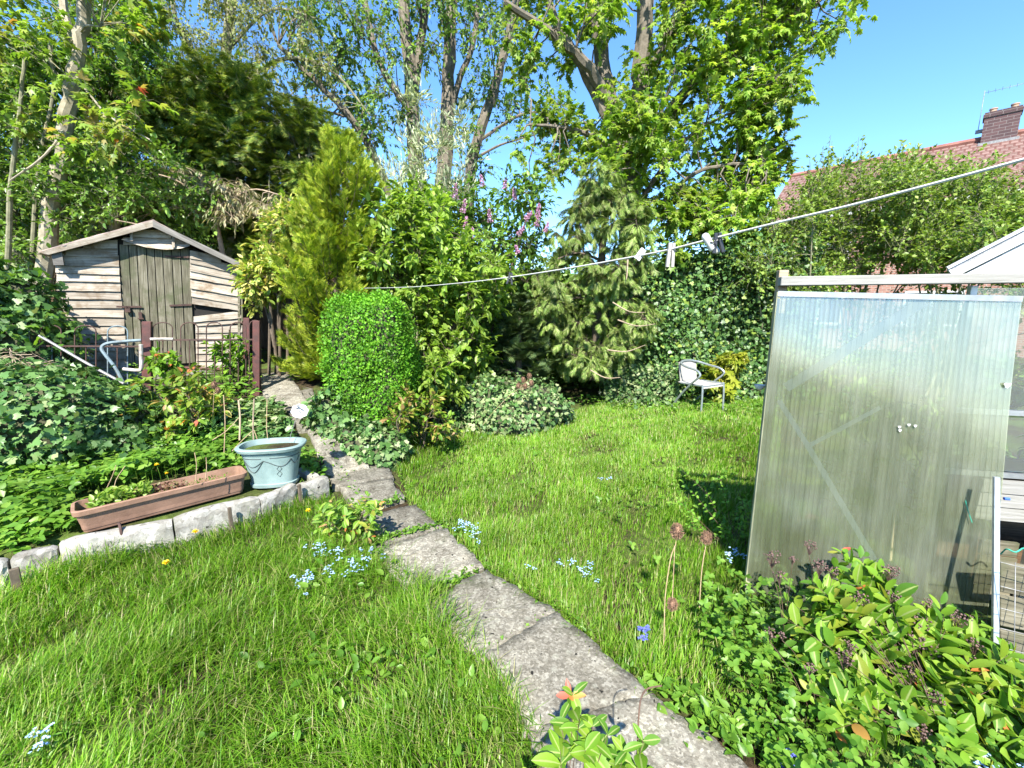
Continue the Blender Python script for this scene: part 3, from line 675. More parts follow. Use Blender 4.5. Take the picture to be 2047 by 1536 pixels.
tri_obj('lawn_weeds', V, F, L_COVER, kind='stuff')
V, F = cat_tri([lawn_weeds([(1410, 1180), (1500, 1190), (1600, 1210), (1980, 1290), (2200, 1750), (1700, 1800), (1540, 1570), (1460, 1400), (1400, 1290)], 3200, 65, 'trefoil', .052, .17),
                lawn_weeds([(1430, 1330), (1560, 1300), (1700, 1640), (1530, 1570)], 900, 66, 'trefoil', .045, .10)])
tri_obj('clover_undergrowth', V, F, L_CLOVER, kind='stuff')
# ------------------------------------------------------------------ the leaning weatherboarded shed
SA, SB = P(122, 735, 5.65), P(482, 748, 6.8)
SU = unit(SB - SA); SU[2] = 0; SU = unit(SU); SN = np.array([SU[1], -SU[0], 0.0])      # SN points to the camera
ZUP = np.array([0, 0, 1.0])
def zc(x, y): return (x / 3.0103, 380 + y / 3.0103)
def SH(x, y, off=0.0):
    """a point of the enlarged crop carried onto the shed's front, OFF metres proud of it"""
    a, b = zc(x, y); return PPl(a, b, SA + SN * off, SN)
sb = SA.copy(); sb[2] -= .1
shed = thing('garden_shed', sb, 'weathered wooden shed with bleached overlapping boards, a plank door and a sagging roof', 'shed')
rb = np.random.default_rng(7)
def board(x0, yt0, yb0, x1, yt1, yb1, mat=None, proud=.016, name='weatherboard', th=.014, tip=.028):
    """one overlapping board: its lower edge stands proud, its upper edge tucks in"""
    m = MB(); j = rb.normal() * .002
    a = [SH(x0, yb0, tip + proud * .3 + j), SH(x1, yb1, tip + proud * .3 + j), SH(x1, yt1, .004), SH(x0, yt0, .004)]
    n = 8; A, B = [], []
    for k in range(n):
        t0, t1 = k / n, (k + 1) / n
        def at(p, q, t): return p + (q - p) * t + SN * (math.sin(t * 7 + x0) * .0015)
        w0, w1 = (rb.normal() * .0022, rb.normal() * .0022) if k else (0, 0)
        q = [at(a[0], a[1], t0) + ZUP * (0 if k == 0 else A[-1]), at(a[0], a[1], t1) + ZUP * w1, at(a[3], a[2], t1), at(a[3], a[2], t0)]
        A.append(w1); bk = [p - SN * th for p in q]; L0 = np.linalg.norm(a[1] - a[0]); H0 = np.linalg.norm(a[3] - a[0])
        u0, u1 = t0 * L0, t1 * L0
        m.face(q, [(u0, 0), (u1, 0), (u1, H0), (u0, H0)]); m.face(bk[::-1], [(u0, H0), (u1, H0), (u1, 0), (u0, 0)])
        m.face([q[1], q[0], bk[0], bk[1]], [(u1, 0), (u0, 0), (u0, .02), (u1, .02)]); m.face([q[3], q[2], bk[2], bk[3]], [(u0, 0), (u1, 0), (u1, .02), (u0, .02)])
        if k == 0: m.face([q[0], q[3], bk[3], bk[0]])
        if k == n - 1: m.face([q[2], q[1], bk[1], bk[2]])
    return m.build(name, mat or M_SHEDW, shed)
lb = [(345, 385, 395, 712, 398, 408), (335, 395, 455, 715, 404, 460), (335, 455, 497, 718, 460, 512), (340, 497, 548, 722, 512, 556), (343, 548, 605, 725, 556, 612), (347, 605, 656, 728, 612, 660),
      (352, 656, 709, 735, 660, 712), (357, 709, 763, 745, 712, 766), (362, 763, 816, 748, 766, 818), (368, 816, 869, 750, 818, 868), (374, 869, 923, 755, 868, 918), (378, 923, 973, 758, 918, 970), (382, 973, 1023, 760, 970, 1020), (388, 1023, 1078, 764, 1020, 1074)]
for i, (x0, t0, b0, x1, t1, b1) in enumerate(lb):
    if i == 0: board(395, 352, 396, 708, 350, 408)
    else: board(x0 + rb.normal() * 3, t0 - 10, b0, x1, t1 - 10, b1)
board(500, 318, 352, 706, 300, 352)
rbds = [(1142, 398, 440, 1422, 466, 500), (1142, 440, 487, 1430, 500, 546), (1143, 487, 531, 1430, 546, 580), (1145, 548, 592, 1432, 592, 640), (1150, 592, 641, 1440, 640, 691), (1155, 641, 686, 1442, 680, 726)]
for x0, t0, b0, x1, t1, b1 in rbds: board(x0, t0 - 9, b0, x1 + rb.normal() * 3, t1 - 9, b1)
board(1165, 762, 797, 1452, 728, 772, proud=.03)
board(1180, 792, 820, 1456, 768, 802)
for k in range(6):
    y = 828 + k * 42; board(1176 + k, y - 12 - 4, y + 34, 1458, y - 16, y + 28)
board(1142, 362, 412, 1330, 400, 442)
# gable boards above the door
board(800, 240, 284, 1030, 240, 292); board(742, 284, 330, 1138, 292, 338, proud=.008)
# the warped board that hangs over the door, and its two battens
m = MB(); pts_b = [(728, 298), (780, 318), (880, 346), (1000, 360), (1090, 352), (1142, 337)]; pts_t = [(770, 286), (800, 300), (890, 318), (1000, 328), (1090, 326), (1142, 320)]
for i in range(5):
    q = [SH(*pts_b[i], .10), SH(*pts_b[i + 1], .10), SH(*pts_t[i + 1], .045), SH(*pts_t[i], .045)]; m.hexa(q, [p - SN * .016 for p in q])
tag(m.build('hood_board', M_SHEDW, shed), 'warped board curling away above the door')
for x, y0, y1 in ((790, 258, 306), (1042, 272, 346)):
    m = MB(); q = [SH(x - 7, y1, .125), SH(x - 9, y0, .06), SH(x + 7, y0, .06), SH(x + 9, y1, .125)]; m.hexa(q, [p - SN * .018 for p in q]); m.build('batten', M_SHEDW, shed)
# shade inside is a near-black sheet behind the boards; side and back walls
DEP = 1.9; BK = -SN
def wallq(name, pts, mat=M_SHEDW, th=.02):
    m = MB(); m.prism(pts, unit(np.cross(np.asarray(pts[1]) - pts[0], np.asarray(pts[2]) - pts[0])) * th); return m.build(name, mat, shed)
pl0, pl1, pr0, pr1 = SH(392, 1075, -.02), SH(338, 402, -.02), SH(1448, 1075, -.02), SH(1428, 478, -.02); pk = SH(925, 236, -.02)
m = MB(); m.face([pl0, pr0, pr1, pk, pl1]); o = m.build('inside_shade_sheet', M_DARK, shed)
wallq('side_wall', [pl0, pl0 + BK * DEP, pl1 + BK * DEP, pl1]); wallq('side_wall', [pr0 + BK * DEP, pr0, pr1, pr1 + BK * DEP])
wallq('back_wall', [p + BK * DEP for p in (pr0, pl0, pl1, pk, pr1)])
m = MB(); q = [SH(1432, 1080, .03), SH(1446, 1080, .03), SH(1444, 480, .03), SH(1430, 480, .03)]; m.hexa(q, [p - SN * .045 for p in q]); m.build('corner_post', M_DOORW, shed)
m = MB(); q = [SH(1452, 790, .05), SH(1461, 790, .05), SH(1458, 505, .05), SH(1449, 505, .05)]; m.hexa(q, [p - SN * .03 for p in q]); m.build('corner_batten', M_DOORW, shed)
# door
dl0, dl1, dr0, dr1 = np.array((716, 328.)), np.array((757, 1062.)), np.array((1139, 350.)), np.array((1176, 1040.))
fr = (0, .135, .25, .385, .50, .615, .745, .87, 1.0)
door = bpy.data.objects.new('door', None); COL.objects.link(door); door.parent = shed
for i in range(8):
    a, b = fr[i] + .006, fr[i + 1] - .006; m = MB(); o_ = .012 + rb.normal() * .004
    q = [SH(*(dl1 + (dr1 - dl1) * a), o_), SH(*(dl0 + (dr0 - dl0) * a), o_), SH(*(dl0 + (dr0 - dl0) * b), o_), SH(*(dl1 + (dr1 - dl1) * b), o_)]
    m.hexa(q, [p - SN * .02 for p in q]); m.build('door_plank', M_DOORW, door, bevel=.002)
for (x0, y0, x1, y1) in ((992, 398, 1136, 404), (1020, 696, 1152, 690), (700, 703, 852, 703)):
    m = MB(); q = [SH(x0, y0 + 6, .03), SH(x1, y1 + 6, .03), SH(x1, y1 - 5, .03), SH(x0, y0 - 5, .03)]; m.hexa(q, [p - SN * .006 for p in q])
    m.build('hinge' if x0 > 800 else 'hasp', M_RUST, door)
m = MB(); c = SH(769, 726, .045); m.box(c, SU * .030, SN * .014, ZUP * .027); a = np.linspace(0, math.pi, 9)
m.tube([c + ZUP * .027 + SU * .02 * math.cos(t) + ZUP * .03 * math.sin(t) for t in a], .005, 6); m.build('padlock', M_RUST, door, bevel=.004)
m = MB(); c = SH(845, 755, .03); m.box(c, SU * .018, SN * .012, ZUP * .045); m.box(c - ZUP * .045, SU * .03, SN * .015, ZUP * .01); m.build('latch', M_RUST, door)
# roof: two boarded planes under ragged felt, barge boards in front
def roofplane(e, p, ov, lab=None):
    a, b = SH(*e, .16), SH(*p, .16); m = MB(); n = 14
    s_ = unit(b - a); nrm = unit(np.cross(s_, BK)); nrm = nrm if nrm[2] > 0 else -nrm
    q0, q1 = [], []
    for i in range(n + 1):
        t = i / n; q0.append(a + (b - a) * t + SN * (rb.normal() * .012) + nrm * (abs(rb.normal()) * .006)); q1.append(a + (b - a) * t + BK * (DEP + .3) + nrm * rb.normal() * .008 - ZUP * .04 * math.sin(t * 3.1))
    for i in range(n):
        q = [q0[i], q0[i + 1], q1[i + 1], q1[i]]; m.face(q, [(i * .1, 0), (i * .1 + .1, 0), (i * .1 + .1, 2), (i * .1, 2)])
        r_ = [p_ - nrm * .022 for p_ in q]; m.face(r_[::-1]); m.face([q[1], q[0], r_[0], r_[1]])
    return m.build('roof', M_FELT, shed)
M_FELT = plain('pinkish_worn_felt', (.40, .31, .27), .95, 0, .2, 8, .6, (.22, .17, .15))
roofplane((222, 372), (920, 178), 1); roofplane((1490, 478), (918, 178), 1)
for (e0, e1, p0, p1, mt) in (((228, 376), (300, 376), (918, 184), (920, 222), M_SHEDW), ((1478, 484), (1470, 446), (920, 222), (918, 184), M_GREYW)):
    m = MB()
    if mt is M_SHEDW: q = [SH(*e0, .175), SH(*p0, .175), SH(*p1, .175), SH(292, 390, .175)]
    else: q = [SH(*e0, .18), SH(*p0, .18), SH(*p1, .18), SH(1480, 452, .18)]
    m.hexa(q, [p - SN * .022 for p in q]); o = m.build('barge_board', mt, shed)
m = MB(); q = [SH(322, 452, .14), SH(384, 452, .14), SH(372, 378, .14), SH(305, 374, .14)]; m.hexa(q, [p - SN * .05 for p in q]); o = m.build('eaves_block', M_GREYW, shed)
m = MB(); q = [SH(392, 1150, .03), SH(1440, 1150, .03), SH(1440, 1076, .03), SH(392, 1080, .03)]; m.hexa(q, [p - SN * DEP for p in q]); m.build('concrete_base', M_CONC, shed)
m = MB(); q = [SH(640, 1250, .30), SH(1330, 1230, .30), SH(1330, 1105, .30), SH(640, 1120, .30)]; m.hexa(q, [p - SN * .24 for p in q]); m.build('front_step', M_CONC, shed)

# red pole lying along the shed's foot, board leaning on its side
m = curve_obj('red_pole', [SH(1080, 1068, .42), SH(1200, 1076, .42), SH(1335, 1082, .42)], .022, M_RUSTP, None, 8, 4, loc=SH(1200, 1100, .42))
tag(m, 'reddish round pole lying along the foot of the weathered shed', 'pole')
lb_ = SH(300, 1060, .1); m = MB(); q = [SH(285, 1065, .3), SH(365, 1055, .3), SH(318, 872, -.1), SH(285, 830, -.1)]; m.hexa(q, [p - SN * .02 for p in q])
tag(m.build('leaning_board', M_DOORW, None, loc=lb_), 'brown board leaning against the left side of the shed', 'board')

# ------------------------------------------------------------------ bow-topped railings with red-brown posts
RA, RBp = P(30, 790, 4.55), P(518, 785, 5.45)
RU = unit((RBp - RA) * (1, 1, 0)); RN = np.array([RU[1], -RU[0], 0.0])
def RF(x, y, off=0.0): a, b = zc(x, y); return PPl(a, b, RA + RN * off, RN)
rail = thing('iron_railing', RF(800, 1240), 'rusty bow-topped iron railing panels in front of the shed', 'railing')
def hoop(x0, x1, yt, mat, yb=1250):
    xm = (x0 + x1) / 2; rr = (x1 - x0) / 2; pts = [RF(x0, yb), RF(x0, (yb + yt) / 2)] + [RF(xm - rr * math.cos(a), yt + 34 - 34 * math.sin(a)) for a in np.linspace(0, math.pi, 9)] + [RF(x1, (yb + yt) / 2), RF(x1, yb)]
    V, F = tube_tri(pts, .0065, 6); tri_obj('hoop', V, F, mat, rail, True)
for x0, x1, yt, mt in ((95, 175, 812, M_BLUEP), (240, 368, 814, M_RUST), (450, 578, 816, M_RUST), (648, 768, 818, M_BLUEP), (920, 1038, 798, M_RUST), (1088, 1192, 798, M_RUST), (1242, 1338, 796, M_RUST), (1385, 1480, 796, M_RUST), (1500, 1570, 785, M_RUST)): hoop(x0, x1, yt, mt)
for x, y0 in ((40, 945), (312, 940), (518, 942), (706, 940), (980, 905), (1142, 905), (1292, 903), (1434, 900), (1540, 900)):
    V, F = tube_tri([RF(x, y0), RF(x, 1245)], .006, 6); tri_obj('picket', V, F, M_RUST if x > 500 else M_BLUEP, rail, True)
for (a, b) in (((20, 938), (852, 942)), ((905, 904), (1572, 900)), ((560, 1250), (850, 1248)), ((905, 1175), (1535, 1160)), ((20, 1225), (560, 1250))):
    m = MB(); p, q_ = RF(*a, .008), RF(*b, .008); m.box((p + q_) / 2, (q_ - p) / 2, RN * .004, ZUP * .009); m.build('cross_rail', M_RUST, rail)
for x0, x1, yt, yb, off in ((852, 908, 792, 1215, .03), (1519, 1562, 788, 1255, .04), (1462, 1500, 770, 1190, -.35)):
    m = MB(); p = (x0 + x1) / 2; a, b = RF(x0, yb, off), RF(x1, yb, off); c, d = RF(x1, yt, off), RF(x0, yt, off)
    m.hexa([a, b, c, d], [q - RN * .06 for q in (a, b, c, d)]); m.build('post', M_RUSTP, rail, bevel=.004)
# bent tube frame and straight tube leaning on the railing
tb = thing('bent_tube_frame', RF(800, 1300, .2), 'pale blue bent metal tube frame caught against the iron railing', 'metal frame')
def on(x, y, off): return RF(x, y, off)
tp = [on(805, 1312, .22), on(775, 1230, .22), on(700, 1080, .2), on(640, 1000, .19), on(612, 955, .18), on(640, 926, .17), on(740, 912, .14), on(850, 904, .12)]
V, F = tube_tri(smooth_path(tp, 5), .017, 8); tri_obj('tube', V, F, M_BLUEP, tb, True)
V, F = tube_tri([on(905, 898, .12), on(980, 896, .12), on(1042, 898, .12)], .016, 8); tri_obj('tube', V, F, M_WHITEM, tb, True)
tp = [on(848, 930, .16), on(850, 1000, .16), on(850, 1070, .16), on(832, 1086, .16), on(740, 1078, .16)]
V, F = tube_tri(smooth_path(tp, 4), .020, 8); tri_obj('white_bracket', V, F, M_WHITEM, tb, True)
o = curve_obj('straight_tube', [on(236, 876, .10), on(500, 1030, .2), on(745, 1165, .3)], .014, M_GREYT, None, 8, 3, loc=on(745, 1165, .3))
tag(o, 'straight grey metal tube leaning diagonally through the railing', 'tube')

# ------------------------------------------------------------------ edging stones of the raised bed
edge = thing('bed_edging', (E0[0], E0[1], 0), 'low whitish stone edging with rusty pegs along the raised bed', 'edging')
re_ = np.random.default_rng(17)
def stone(a, b, z0, z1, th=.085):
    a, b = np.array([*a, 0.]), np.array([*b, 0.]); u = unit(b - a); n = np.array([-u[1], u[0], 0]); L = np.linalg.norm(b - a); nx_, ny_, nz_ = 9, 4, 5
    V, F = [], []
    def pt(i, j, k):
        x, y, z = i / nx_, j / ny_, k / nz_
        rx = min(1, min(x, 1 - x) * L / .02); ry = min(1, min(y, 1 - y) * th / .02); 
        p = a + u * L * x + n * th * y; p[2] = z0 + (z1 - z0) * z
        if k == nz_: p[2] -= .012 * (1 - rx) + .012 * (1 - ry)
        if j == 0: p += n * (.010 * (1 - rx) + .008 * (k == nz_) + .004 * math.sin(i * 1.7 + k * 2.3) + re_.normal() * .002)
        p[2] += .005 * math.sin(x * 5 + a[0] * 9) * z + re_.normal() * .0015 * z
        return p
    idx = {}
    def vid(i, j, k):
        if (i, j, k) not in idx: idx[(i, j, k)] = len(V); V.append(pt(i, j, k))
        return idx[(i, j, k)]
    def q(a_, b_, c_, d_): F.extend([(a_, b_, c_), (a_, c_, d_)])
    for i in range(nx_):
        for k in range(nz_): q(vid(i, 0, k), vid(i + 1, 0, k), vid(i + 1, 0, k + 1), vid(i, 0, k + 1)); q(vid(i + 1, ny_, k), vid(i, ny_, k), vid(i, ny_, k + 1), vid(i + 1, ny_, k + 1))
        for j in range(ny_): q(vid(i, j, nz_), vid(i + 1, j, nz_), vid(i + 1, j + 1, nz_), vid(i, j + 1, nz_))
    for j in range(ny_):
        for k in range(nz_): q(vid(0, j + 1, k), vid(0, j, k), vid(0, j, k + 1), vid(0, j + 1, k + 1)); q(vid(nx_, j, k), vid(nx_, j + 1, k), vid(nx_, j + 1, k + 1), vid(nx_, j, k + 1))
    return tri_obj('edging_stone', V, F, M_STONE, edge, True)
cuts = [PZ(-60, 1196, 0)[:2], PZ(26, 1172, 0)[:2], PZ(124, 1146, 0)[:2], PZ(352, 1092, 0)[:2], PZ(526, 1044, 0)[:2], PZ(600, 1010, 0)[:2], PZ(662, 990, 0)[:2]]
tops = [.16, .165, .185, .195, .185, .165]
for i in range(6):
    d = unit(cuts[i + 1] - cuts[i]); stone(cuts[i] + d * .006, cuts[i + 1] - d * .006, -.03, tops[i])
u = unit(cuts[6] - cuts[5]); pb = np.array([-u[1], u[0]])
stone(cuts[6] + pb * .1 - u * .02, cuts[6] + pb * .40 - u * .06, -.03, .175)
for px_, py_, h_, mt, w_ in ((40, 1190, .17, M_TWIG, .020), (250, 1112, .21, M_RUST, .008), (463, 1066, .20, M_TWIG, .011), (600, 1012, .19, M_TWIG, .012)):
    b = PZ(px_, py_, 0); b[:2] -= pb * .02
    if mt is M_RUST:
        V, F = tube_tri(smooth_path([b, b + (0, 0, h_ * .8), b + (0, 0, h_) + np.append(pb, 0) * .03, b + (0, 0, h_ * .98) + np.append(pb, 0) * .075], 4), w_, 7); tri_obj('peg', V, F, mt, edge, True)
    else:
        m = MB(); m.box(b + (0, 0, h_ / 2), np.append(u, 0) * w_, np.append(pb, 0) * .010, (0, 0, h_ / 2)); m.build('peg', mt, edge, bevel=.003)

# ------------------------------------------------------------------ terracotta trough
def rrect(L, Wd, r, n=6):
    o = []
    for cx, cy, a0 in ((L - r, Wd - r, 0), (-L + r, Wd - r, 90), (-L + r, -Wd + r, 180), (L - r, -Wd + r, 270)):
        for k in range(n + 1): a = R(a0 + 90 * k / n); o.append((cx + r * math.cos(a), cy + r * math.sin(a)))
    return np.array(o)
def loft(rings):
    V = np.concatenate(rings); n = len(rings[0]); F = []
    for k in range(len(rings) - 1):
        for j in range(n): a, b = k * n + j, k * n + (j + 1) % n; F += [(a, b, b + n), (a, b + n, a + n)]
    return V, F
TZ = .15
t0, t1 = PZ(165, 1070, TZ), PZ(490, 985, TZ)
tu = unit(t1 - t0); tn = np.array([-tu[1], tu[0], 0]); TL = np.linalg.norm(t1 - t0)
tcen = (t0 + t1) / 2 + tn * .10
def place(c, u, n, xy, z): return np.array([c + u * p[0] + n * p[1] + np.array([0, 0, z - c[2]]) for p in xy])
def at(zl, ex, r): return place(tcen, tu, tn, rrect(TL / 2 + ex, .085 + ex, r), TZ + zl)
trough = thing('plant_trough', tcen, 'long faded terracotta trough of small plants on the white edging stones', 'planter')
V, F = loft([at(0, -.006, .03), at(.128, .018, .035), at(.128, .031, .045), at(.158, .034, .045), at(.162, .030, .045), at(.162, .016, .035), at(.10, .008, .03), at(.02, 0, .03)])
n = len(rrect(1, 1, .1)); k = len(V); V = np.vstack([V, V[:n].mean(0), V[-n:].mean(0)]); F = F + [(k, (j + 1) % n, j) for j in range(n)] + [(k + 1, k - n + j, k - n + (j + 1) % n) for j in range(n)]
tri_obj('body', V, F, M_TERRA, trough, True)
V, F = loft([at(.095, .006, .03), at(.105, -.03, .02)]); k = len(V); V = np.vstack([V, V[n:].mean(0)]); F = F + [(n + j, n + (j + 1) % n, k) for j in range(n)]
tri_obj('soil', V, F, M_SOIL, trough, True)
rt = np.random.default_rng(5)
def tpos(n, a, b, h0, h1): return np.array([tcen + tu * x * TL / 2 + tn * y + (0, 0, z) for x, y, z in zip(rt.uniform(a, b, n), rt.uniform(-.07, .07, n), rt.uniform(h0, h1, n))])
def trough_plant(name, label, nL, a, b, h0, h1, t, mat, sz, cat='plant'):
    p = tpos(nL, a, b, h0, h1); o = thing(name, p.mean(0) * (1, 1, 0) + (0, 0, TZ + .1), label, cat)
    d = unit(rt.normal(size=(nL, 3)) * (1, 1, .5) + (0, 0, .5)); leaves(o, t, mat, p, d, unit(rt.normal(size=(nL, 3)) * .5 + (0, 0, 1)), sz * rt.uniform(.6, 1.3, nL))
    st = p[rt.permutation(nL)[:nL // 4]]; V, F = twig_tris(np.stack([st * (1, 1, 0) + (0, 0, TZ + .09), st * (1, 1, .5) + (0, 0, .5 * (TZ + .1)), st], 1), .0015); tri_obj('stems', V, F, M_BROWNST, o, kind='stuff')
trough_plant('seedling_clump', 'lime green leafy clump in the left part of the terracotta trough', 420, -.86, -.22, .10, .205, 'oval', L_SHRUB, .045)
trough_plant('red_seedlings', 'dark red seedlings in the middle of the terracotta trough', 230, -.25, .25, .10, .17, 'small', L_RED, .024)
trough_plant('pale_seedlings', 'small pale green seedlings in the right part of the terracotta trough', 120, .2, .85, .10, .14, 'small', L_COVER, .02)
for (x0, y0, x1, y1, x2, y2), lab in zip(((200, 1003, 222, 958, 232, 930), (391, 962, 393, 930, 389, 905), (411, 958, 413, 935, 412, 915), (228, 985, 232, 960, 250, 932)),
        ('long slanting straw stalk over the lime green clump in the trough', 'taller upright straw stalk in the middle of the trough', 'shorter upright straw stalk in the middle of the trough', 'hooked straw stalk over the lime green clump in the trough')):
    Yd = float(tcen[1]); o = curve_obj('dry_stalk', [P(x0, y0, Yd), P(x1, y1, Yd), P(x2, y2, Yd)], .0025, M_STRAW, None, 5, 3, loc=P(x0, y0, Yd)); tag(o, lab, 'stalk', 'dry stalks in the trough')

# ------------------------------------------------------------------ duck-egg planter with swags
PB = .15
pc0 = PZ(552, 975, PB); pv = unit(np.array([pc0[0], pc0[1], 0])); ps = np.array([pv[1], -pv[0], 0]); 
ang = R(-20); pu = ps * math.cos(ang) + pv * math.sin(ang); pn = np.array([-pu[1], pu[0], 0]); pcen = pc0 + pv * .12
pot = thing('planter_pot', pcen, 'duck egg blue oval planter with moulded swags standing on the bed edge', 'planter')
def el(zl, a, b):
    t = np.linspace(0, 2 * math.pi, 49)[:-1]; e = .72
    xy = np.stack([np.sign(np.cos(t)) * abs(np.cos(t)) ** e * a, np.sign(np.sin(t)) * abs(np.sin(t)) ** e * b], 1)
    return place(pcen, pu, pn, xy, PB + zl)
prof = [(0, .172, .115), (.028, .178, .120), (.032, .166, .110), (.05, .168, .112), (.27, .210, .142), (.272, .214, .145), (.300, .218, .148), (.302, .245, .170), (.325, .255, .178), (.332, .250, .174), (.334, .225, .152), (.25, .200, .135), (.05, .15, .1)]
V, F = loft([el(*p) for p in prof]); k = len(V); V = np.vstack([V, V[:48].mean(0), V[-48:].mean(0)]); F = F + [(k, (j + 1) % 48, j) for j in range(48)] + [(k + 1, k - 48 + j, k - 48 + (j + 1) % 48) for j in range(48)]
tri_obj('body', V, F, M_TEAL, pot, True)
V, F = loft([el(.29, .222, .15), el(.30, .12, .08)]); k = len(V); V = np.vstack([V, V[48:].mean(0)]); F = F + [(48 + j, 48 + (j + 1) % 48, k) for j in range(48)]
tri_obj('soil', V, F, M_SOIL, pot, True)
def onpot(s, zl):                                   # s: angle round the wall, 0 = broad face towards the lawn
    a, b = .168 + (.210 - .168) * (zl - .05) / .22, .112 + (.142 - .112) * (zl - .05) / .22; t = -math.pi / 2 + s; e = .72
    x, y = np.sign(math.cos(t)) * abs(math.cos(t)) ** e * (a + .0015), np.sign(math.sin(t)) * abs(math.sin(t)) ** e * (b + .0015)
    return pcen + pu * x + pn * y + np.array([0, 0, zl])
for s0, s1, d_ in ((-.95, -.05, .055), (-.05, .85, .055), (-.95, -.05, .10), (.85, 1.5, .05), (-1.6, -.95, .05)):
    pts = [onpot(s0 + (s1 - s0) * t, .235 - d_ * 4 * t * (1 - t)) for t in np.linspace(0, 1, 15)]; V, F = tube_tri(pts, .0032, 5); tri_obj('moulded_swag', V, F, M_TEALD, pot, True)
for s0, s1, z_ in ((-1.5, -.1, .252), (.05, 1.5, .255)):
    V, F = tube_tri([onpot(s0 + (s1 - s0) * t, z_) for t in np.linspace(0, 1, 15)], .0026, 5); tri_obj('moulded_line', V, F, M_TEALD, pot, True)
for zc_, hh in ((.16, .024), (.115, .026)):
    q = [onpot(.32, zc_ + hh), onpot(.42, zc_), onpot(.32, zc_ - hh), onpot(.22, zc_), onpot(.32, zc_ + hh)]; V, F = tube_tri(q, .002, 5); tri_obj('moulded_diamond', V, F, M_TEALD, pot, False)
# white round marker on a wire, dry canes
b = pcen + (0, 0, .3); Yd = float(pcen[1]) + .1
mk = thing('disc_marker', P(582, 872, Yd), 'white round scalloped disc on a thin wire standing in the blue planter', 'plant marker')
cen = P(599, 822, Yd); V, F = tube_tri([P(578, 880, Yd), P(588, 848, Yd), P(595, 834, Yd)], .0022, 6); tri_obj('wire', V, F, M_GREYT, mk, True)
vd = unit(np.array([0, 0, CZ]) - cen); r_ = unit(np.cross((0, 0, 1), vd)); uu = np.cross(vd, r_); aa = np.linspace(0, 2 * math.pi, 41)[:-1]
m = MB(); ring = [cen + (r_ * math.cos(a) + uu * math.sin(a) * .9) * (.064 + .003 * math.cos(a * 8)) for a in aa]; m.prism(ring, -vd * .005); m.build('disc', M_WHITEP, mk)
for q in ([(590, 818), (597, 815), (603, 818), (607, 821)], [(598, 822), (600, 825)], [(593, 812), (600, 810)]):
    V, F = tube_tri([P(a, b_, Yd) + vd * .008 for a, b_ in q], .0034, 5); tri_obj('printed_mark', V, F, M_BLACK, mk)
canes = [([(479, 880), (480, 835), (477, 800)], .007, M_STAKEW, 'peeling brown wooden stake behind the blue planter'), ([(507, 882), (506, 845), (508, 798)], .006, M_TWIGP, 'straight dry stem beside the peeling stake'),
         ([(535, 876), (533, 850), (534, 800)], .003, M_STRAW, 'thinnest dry straw stem in the blue planter'), ([(516, 884), (510, 866), (505, 862), (480, 885), (464, 902)], .003, M_STRAW, 'bent dry stem drooping over the rim of the blue planter'),
         ([(448, 905), (450, 845), (447, 790)], .0035, M_STRAW, 'thin twisted dry stem left of the peeling stake'), ([(425, 880), (452, 862), (478, 835)], .003, M_STRAW, 'slanting dry stem leaning against the peeling stake')]
for pts, r_, mt, lab in canes:
    o = curve_obj('dry_cane', [P(a, b_, Yd + .02) for a, b_ in pts], r_, mt, None, 6, 4, loc=P(*pts[0], Yd)); tag(o, lab, 'stem')
# ------------------------------------------------------------------ brick house beyond the hedge
HR = np.array([18.9, 17.06, 8.0]); HL = np.array([14.0, 22.1, 8.0]); hu = unit(HL - HR); hn = np.array([-hu[1], hu[0], 0]); 
if hn[1] > 0: hn = -hn
house = thing('brick_house', (18, 18, 0), 'red brick house with red tiled roof beyond the hedge', 'house')
r0, r1 = HR - hu * 9, HL + hu * .4; sp, dr = 3.8, 2.75
def roofslope(sg):
    a, b = r0, r1; c, d = r1 + hn * sg * sp - (0, 0, dr), r0 + hn * sg * sp - (0, 0, dr); L = np.linalg.norm(b - a); Wd = math.hypot(sp, dr); m = MB()
    n = 17
    for k in range(n):                                    # courses lapped over each other
        t0, t1 = k / n, (k + 1) / n + .012; up = np.array([0, 0, .02])
        q = [a + (d - a) * t0, b + (c - b) * t0, b + (c - b) * t1 + up, a + (d - a) * t1 + up]
        m.face(q, [(0, Wd * t0), (L, Wd * t0), (L, Wd * t1), (0, Wd * t1)])
        e = [q[3], q[2], q[2] - up * 1.2, q[3] - up * 1.2]; m.face(e, [(0, 0), (L, 0), (L, .02), (0, .02)])
    return m.build('roof', M_TILE, house, weld=False)
rf = roofslope(1); roofslope(-1)
V, F = tube_tri([r0 + (0, 0, .03), r1 + (0, 0, .03)], .12, 8); tri_obj('ridge_tiles', V, F, plain('ridge_tile', (.24, .10, .075), .85, 0, .2, 3), house, True)
def wall(a, b, z0, z1, name='wall', peak=None):
    m = MB(); a, b = np.array([a[0], a[1], z0]), np.array([b[0], b[1], z0]); L = np.linalg.norm(b - a); pts = [a, b, b + (0, 0, z1 - z0)] + ([peak] if peak is not None else []) + [a + (0, 0, z1 - z0)]
    m.prism(pts, unit(np.cross(b - a, (0, 0, 1))) * -.2); return m.build(name, M_HOUSEB, house)
wf0, wf1 = r0 + hn * (sp - .35), r1 - hu * .25 + hn * (sp - .35); wb0, wb1 = r0 - hn * (sp - .35), r1 - hu * .25 - hn * (sp - .35)
wall(wf1, wf0, -.2, 5.35); wall(wb0, wb1, -.2, 5.35); wall(wb1, wf1, -.2, 5.4, peak=r1 - hu * .25 - (0, 0, .12)); wall(wf0, wb0, -.2, 5.4, peak=r0 - (0, 0, .12))
